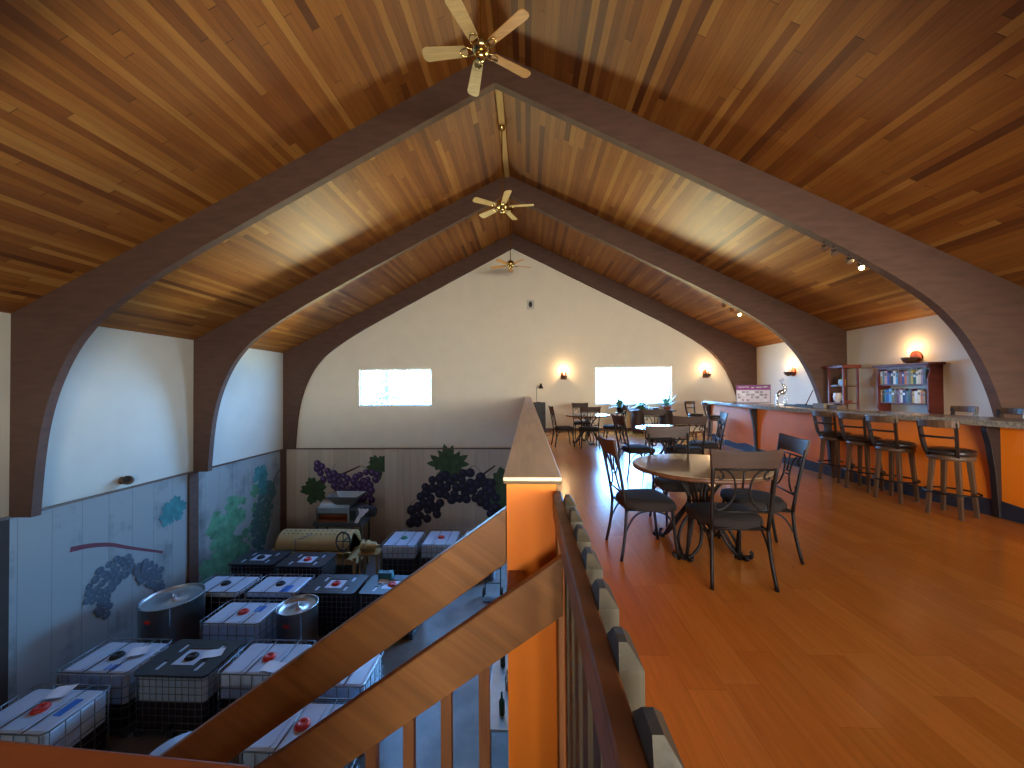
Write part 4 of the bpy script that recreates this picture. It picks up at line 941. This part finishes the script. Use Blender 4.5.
def ribbon(q, pts, w, m, axis, off):
    P = [(v.x, v.z) for v in smooth([(a, 0, b) for a, b in pts], 5)]; vs = []
    for i, p in enumerate(P):
        d = Vector((P[min(i+1, len(P)-1)][0]-P[max(i-1, 0)][0], P[min(i+1, len(P)-1)][1]-P[max(i-1, 0)][1])); d.normalize(); ww = w*(1-.5*i/len(P))
        for sg in (-1, 1): a, b = p[0]-d.y*ww*sg, p[1]+d.x*ww*sg; vs.append((a, off, b) if axis == 'y' else (off, a, b))
    q.add(vs, [(2*i, 2*i+1, 2*i+3, 2*i+2) for i in range(len(P)-1)], m)
G1 = mat('mural_grape_purple', (74, 50, 92), .7, var=.25, scale=6); G2 = mat('mural_grape_violet', (124, 98, 148), .7); G3 = mat('mural_grape_dark', (30, 26, 44), .7, var=.2, scale=6); G4 = mat('mural_grape_dark_high', (56, 50, 76), .7)
LF = mat('mural_leaf_green', (58, 82, 48), .7, var=.35, scale=6); LV = mat('mural_leaf_vein', (84, 104, 60), .7); BR = mat('mural_branch', (74, 44, 34), .7)
TE = mat('mural_teal', (56, 118, 120), .8, var=.3, scale=5); GG = mat('mural_green_wash', (84, 140, 108), .8, var=.4, scale=4); FG = mat('faded_grape_blue', (74, 84, 96), .8, var=.2, scale=5); FG2 = mat('faded_grape_edge', (88, 98, 110), .8); RB = mat('mural_red_branch', (104, 48, 60), .8); DT = mat('faded_green_grape', (60, 100, 96), .8, var=.2)
def grapes(q, pts, r, A, B, axis, off, seed=1, sx=1):
    rr = random.Random(seed)
    for i, (a, b) in enumerate(pts):
        R_ = r*rr.uniform(.85, 1.12); disc(q, (a, b), R_, A, axis, off-.0003*i*(1 if axis == 'y' else -1), sx=sx); o2 = off-(.0003*i+.00015)*(1 if axis == 'y' else -1)
        disc(q, (a-R_*.25, b+R_*.28), R_*.42, B, axis, o2, 10, sx)
def fill(path, width, sp, seed):
    rr = random.Random(seed); out = []; L = 0; P = [(v.x, v.z) for v in smooth([(a, 0, b) for a, b in path], 8)]; W = width if isinstance(width, list) else [width]*len(P)
    for k in range(4000):
        i = rr.randrange(len(P)); t = i/(len(P)-1); w = W[min(int(t*len(W)), len(W)-1)]; a = rr.uniform(0, 2*PI); q_ = math.sqrt(rr.random())*w; p = (P[i][0]+q_*math.cos(a), P[i][1]+q_*math.sin(a))
        if all((p[0]-o[0])**2+(p[1]-o[1])**2 > sp*sp for o in out): out.append(p)
    return out
yo = YB-.033
q = MB()
ribbon(q, [(-6.85, -1.62), (-6.3, -1.38), (-5.95, -1.22)], .04, BR, 'y', yo); ribbon(q, [(-5.95, -1.22), (-5.6, -1.3), (-5.3, -1.2), (-4.95, -1.5), (-4.8, -1.95)], .012, LV, 'y', yo); ribbon(q, [(-7.75, -1.7), (-7.3, -1.9), (-7.0, -1.4), (-6.8, -1.1)], .012, LV, 'y', yo)
poly2(q, leafpoly((-7.62, -2.10), .50, .6), LF, 'y', yo-.001); poly2(q, leafpoly((-5.28, -1.25), .46, 2.2), LF, 'y', yo-.001)
grapes(q, fill([(-7.45, -1.3), (-7.1, -1.55), (-6.6, -1.85), (-6.2, -2.0), (-5.8, -1.75), (-5.55, -1.6)], [.18, .24, .30, .34, .30, .25], .165, 4)+fill([(-5.8, -2.0), (-5.7, -2.5), (-5.72, -2.75)], [.25, .2, .12], .165, 8), .125, G1, G2, 'y', yo-.002, 3)
tag(q.build('grape_mural'), 'painted mural of purple grapes with two leaves above the grape crusher', 'mural')
q = MB(); yo2 = yo-.0
ribbon(q, [(-1.9, -1.75), (-1.5, -1.45), (-1.15, -1.2)], .045, BR, 'y', yo2); ribbon(q, [(-2.3, -1.6), (-1.9, -1.2), (-1.5, -1.6), (-1.2, -1.3)], .012, LV, 'y', yo2); ribbon(q, [(-4.3, -2.9), (-4.1, -2.5), (-3.7, -2.3)], .012, LV, 'y', yo2)
poly2(q, leafpoly((-2.80, -1.22), .72, .4, sharp=.3), LF, 'y', yo2-.001); poly2(q, leafpoly((-.85, -2.05), .80, 2.9), LF, 'y', yo2-.001)
grapes(q, fill([(-4.15, -3.25), (-3.8, -2.85), (-3.5, -2.6), (-3.2, -2.15), (-2.6, -1.95), (-2.0, -1.9), (-1.5, -2.15), (-1.25, -2.75)], [.16, .34, .46, .52, .50, .48, .40, .30], .215, 6), .165, G3, G4, 'y', yo2-.002, 5)
tag(q.build('grape_mural'), 'painted mural of near black grapes with jagged leaves, left of the orange wall end', 'mural')
xo = XL+.0225
q = MB()
ribbon(q, [(6.71, -1.50), (7.03, -1.56), (7.39, -1.69), (7.78, -1.92), (8.51, -2.33)], .05, RB, 'x', xo)
grapes(q, fill([(7.70, -2.28), (7.4, -2.30), (7.2, -2.5), (7.3, -2.98)], [.18, .25, .24, .12], .10, 4)+fill([(8.05, -2.50), (8.25, -2.75), (8.40, -3.05)], [.2, .2, .12], .10, 9), .075, FG, FG2, 'x', xo+.001, 3)
poly2(q, leafpoly((8.78, -1.42), .34, 1.4), TE, 'x', xo+.007); poly2(q, leafpoly((8.60, -1.55), .22, .4), TE, 'x', xo+.008)
tag(q.build('grape_mural'), 'faded mural of blue grey grapes under a red branch on the left wall', 'mural')
q = MB(); rg = random.Random(5)
for i in range(60):
    a = rg.gauss(10.45, .42); b = rg.uniform(-3.7, -1.9)+.25*(a-10.2); w = rg.uniform(.1, .3)
    if a < 9.6: continue
    poly2(q, leafpoly((a, b), w, rg.uniform(0, 6), 30, .5), GG, 'x', xo+.0005+.0001*i)
poly2(q, leafpoly((11.72, -1.25), .36, 1.0), TE, 'x', xo+.008); poly2(q, leafpoly((11.85, -1.65), .30, .2), TE, 'x', xo+.0085)
ribbon(q, [(12.1, -2.0), (12.45, -1.5), (12.8, -1.15)], .03, BR, 'x', xo)
grapes(q, fill([(12.15, -1.9), (11.9, -2.3), (11.7, -2.9), (11.7, -3.4)], [.28, .36, .4, .3], .14, 4), .105, DT, FG2, 'x', xo+.001, 3)
tag(q.build('grape_mural'), 'faded mural with a green wash, teal leaves and grey grapes near the far left corner', 'mural')
# round lamp on left wall ledge
wl = empty('wall_spotlight', (XL, 7.62, -.42), 0, 'small round brown lamp fixed on the left wall just above the concrete', 'wall lamp')
q = MB(); q.lathe([(.08, 0), (.08, .02), (.03, .03), (.03, .10)], M_trim, 18, X=Matrix.Rotation(PI/2, 4, 'Y')); q.build('mount', parent=wl)
q = MB(); X = Matrix.Translation((.14, 0, 0)) @ Matrix.Rotation(math.radians(60), 4, 'X') @ Matrix.Rotation(math.radians(35), 4, 'Y'); q.lathe([(.03, -.10), (.075, -.07), (.095, 0), (.085, .07), (.08, .09)], M_trim, 18, X=X); q.lathe([(.002, .091), (.07, .091)], M_black, 18, X=X, cap=False); q.build('lamp_head', parent=wl)

# ------------------------------------------------------------------ outdoors: ground strip and trees seen through the windows
q = MB(); q.box((-45, 34, -4.2), (45, 70, -3.95), mat('outdoor_ground', (120, 130, 90), .9, var=.2, scale=.4)); struct(q.build('floor'))
def tree(x, y, h, r, seed, label):
    root = empty('pine_tree', (x, y, -3.95), 0, label, 'tree', 'trees outside the left window')
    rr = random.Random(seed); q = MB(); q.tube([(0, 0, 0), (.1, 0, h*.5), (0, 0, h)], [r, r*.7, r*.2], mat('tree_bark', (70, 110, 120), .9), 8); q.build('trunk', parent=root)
    q = MB()
    for k in range(int(h*7)):
        z = h*(.25+.75*rr.random()); L = (1-z/h)*h*.22+.25; a = rr.uniform(0, 2*PI)
        for s in range(3):
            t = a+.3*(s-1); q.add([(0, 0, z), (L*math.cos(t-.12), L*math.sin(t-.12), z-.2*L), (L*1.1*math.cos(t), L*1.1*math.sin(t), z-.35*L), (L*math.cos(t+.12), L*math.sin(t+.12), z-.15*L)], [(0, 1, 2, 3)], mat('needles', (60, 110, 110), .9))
    q.build('branches', parent=root)
tree(-14.7, 38, 10, .34, 3, 'tallest tree seen through the left window')
tree(-16.0, 40, 5.6, .09, 4, 'low tree left of the tallest one through the left window')
tree(-12.0, 42, 7.5, .09, 5, 'thin tree just right of the tallest one through the left window')
tree(-8.3, 44, 8, .11, 6, 'thin tree at the right part of the left window')
# ------------------------------------------------------------------ light: sky through the openings
w = bpy.data.worlds.new('world'); SC.world = w; w.use_nodes = True; nt = w.node_tree
bg = nt.nodes['Background']; tc = nt.nodes.new('ShaderNodeTexCoord'); sp = nt.nodes.new('ShaderNodeSeparateXYZ'); rp = nt.nodes.new('ShaderNodeValToRGB')
nt.links.new(tc.outputs['Generated'], sp.inputs[0]); ma = nt.nodes.new('ShaderNodeMath'); ma.operation = 'MULTIPLY_ADD'; ma.inputs[1].default_value = .5; ma.inputs[2].default_value = .5
nt.links.new(sp.outputs[2], ma.inputs[0]); nt.links.new(ma.outputs[0], rp.inputs[0]); nt.links.new(rp.outputs[0], bg.inputs[0])
def setramp(rp, stops):
    e = rp.color_ramp.elements
    while len(e) < len(stops): e.new(.5)
    for k, (p, c_) in enumerate(stops): e[k].position = p; e[k].color = (*c_, 1)
rp2 = nt.nodes.new('ShaderNodeValToRGB'); nt.links.new(ma.outputs[0], rp2.inputs[0])
setramp(rp, [(0, (.90, .84, .42)), (.33, (1.0, .92, .52)), (.41, (.26, .62, .98)), (.47, (.22, .56, 1.05)), (1, (.12, .34, .9))])
setramp(rp2, [(0, (.03, .03, .025)), (.22, (.22, .19, .14)), (.43, (.95, .86, .70)), (.54, (1, .94, .82)), (.62, (.22, .26, .32)), (1, (.10, .13, .18))])
st_ = nt.nodes.new('ShaderNodeMath'); st_.operation = 'GREATER_THAN'; st_.inputs[1].default_value = 0; nt.links.new(sp.outputs[1], st_.inputs[0])
mx_ = nt.nodes.new('ShaderNodeMix'); mx_.data_type = 'RGBA'; nt.links.new(st_.outputs[0], mx_.inputs[0]); nt.links.new(rp2.outputs[0], mx_.inputs[6]); nt.links.new(rp.outputs[0], mx_.inputs[7]); nt.links.new(mx_.outputs[2], bg.inputs[0])
bg.inputs[1].default_value = 55
def portal(x0, x1, z0, z1, y, inward):
    l = bpy.data.lights.new('daylight_portal', 'AREA'); l.shape = 'RECTANGLE'; l.size = x1-x0; l.size_y = z1-z0; l.cycles.is_portal = True
    o = bpy.data.objects.new('daylight_portal', l); COL.objects.link(o); o.location = ((x0+x1)/2, y, (z0+z1)/2); o.rotation_euler = (math.radians(-90 if inward < 0 else 90), 0, 0)
portal(*W1, YB+.2, -1); portal(*W2, YB+.2, -1); portal(*DOOR, YB+.2, -1)
for h in REAR: portal(*h, YF-.2, 1)
vs = SC.view_settings; vs.view_transform = 'Standard'; vs.look = 'None'; vs.gamma = 1; vs.use_curve_mapping = False; vs.exposure = .2
SC.display_settings.display_device = 'sRGB'
c = SC.cycles; c.use_denoising = True; c.max_bounces = 8; c.diffuse_bounces = 5; c.glossy_bounces = 4; c.transparent_max_bounces = 8; c.sample_clamp_indirect = 8; c.caustics_reflective = False; c.caustics_refractive = False
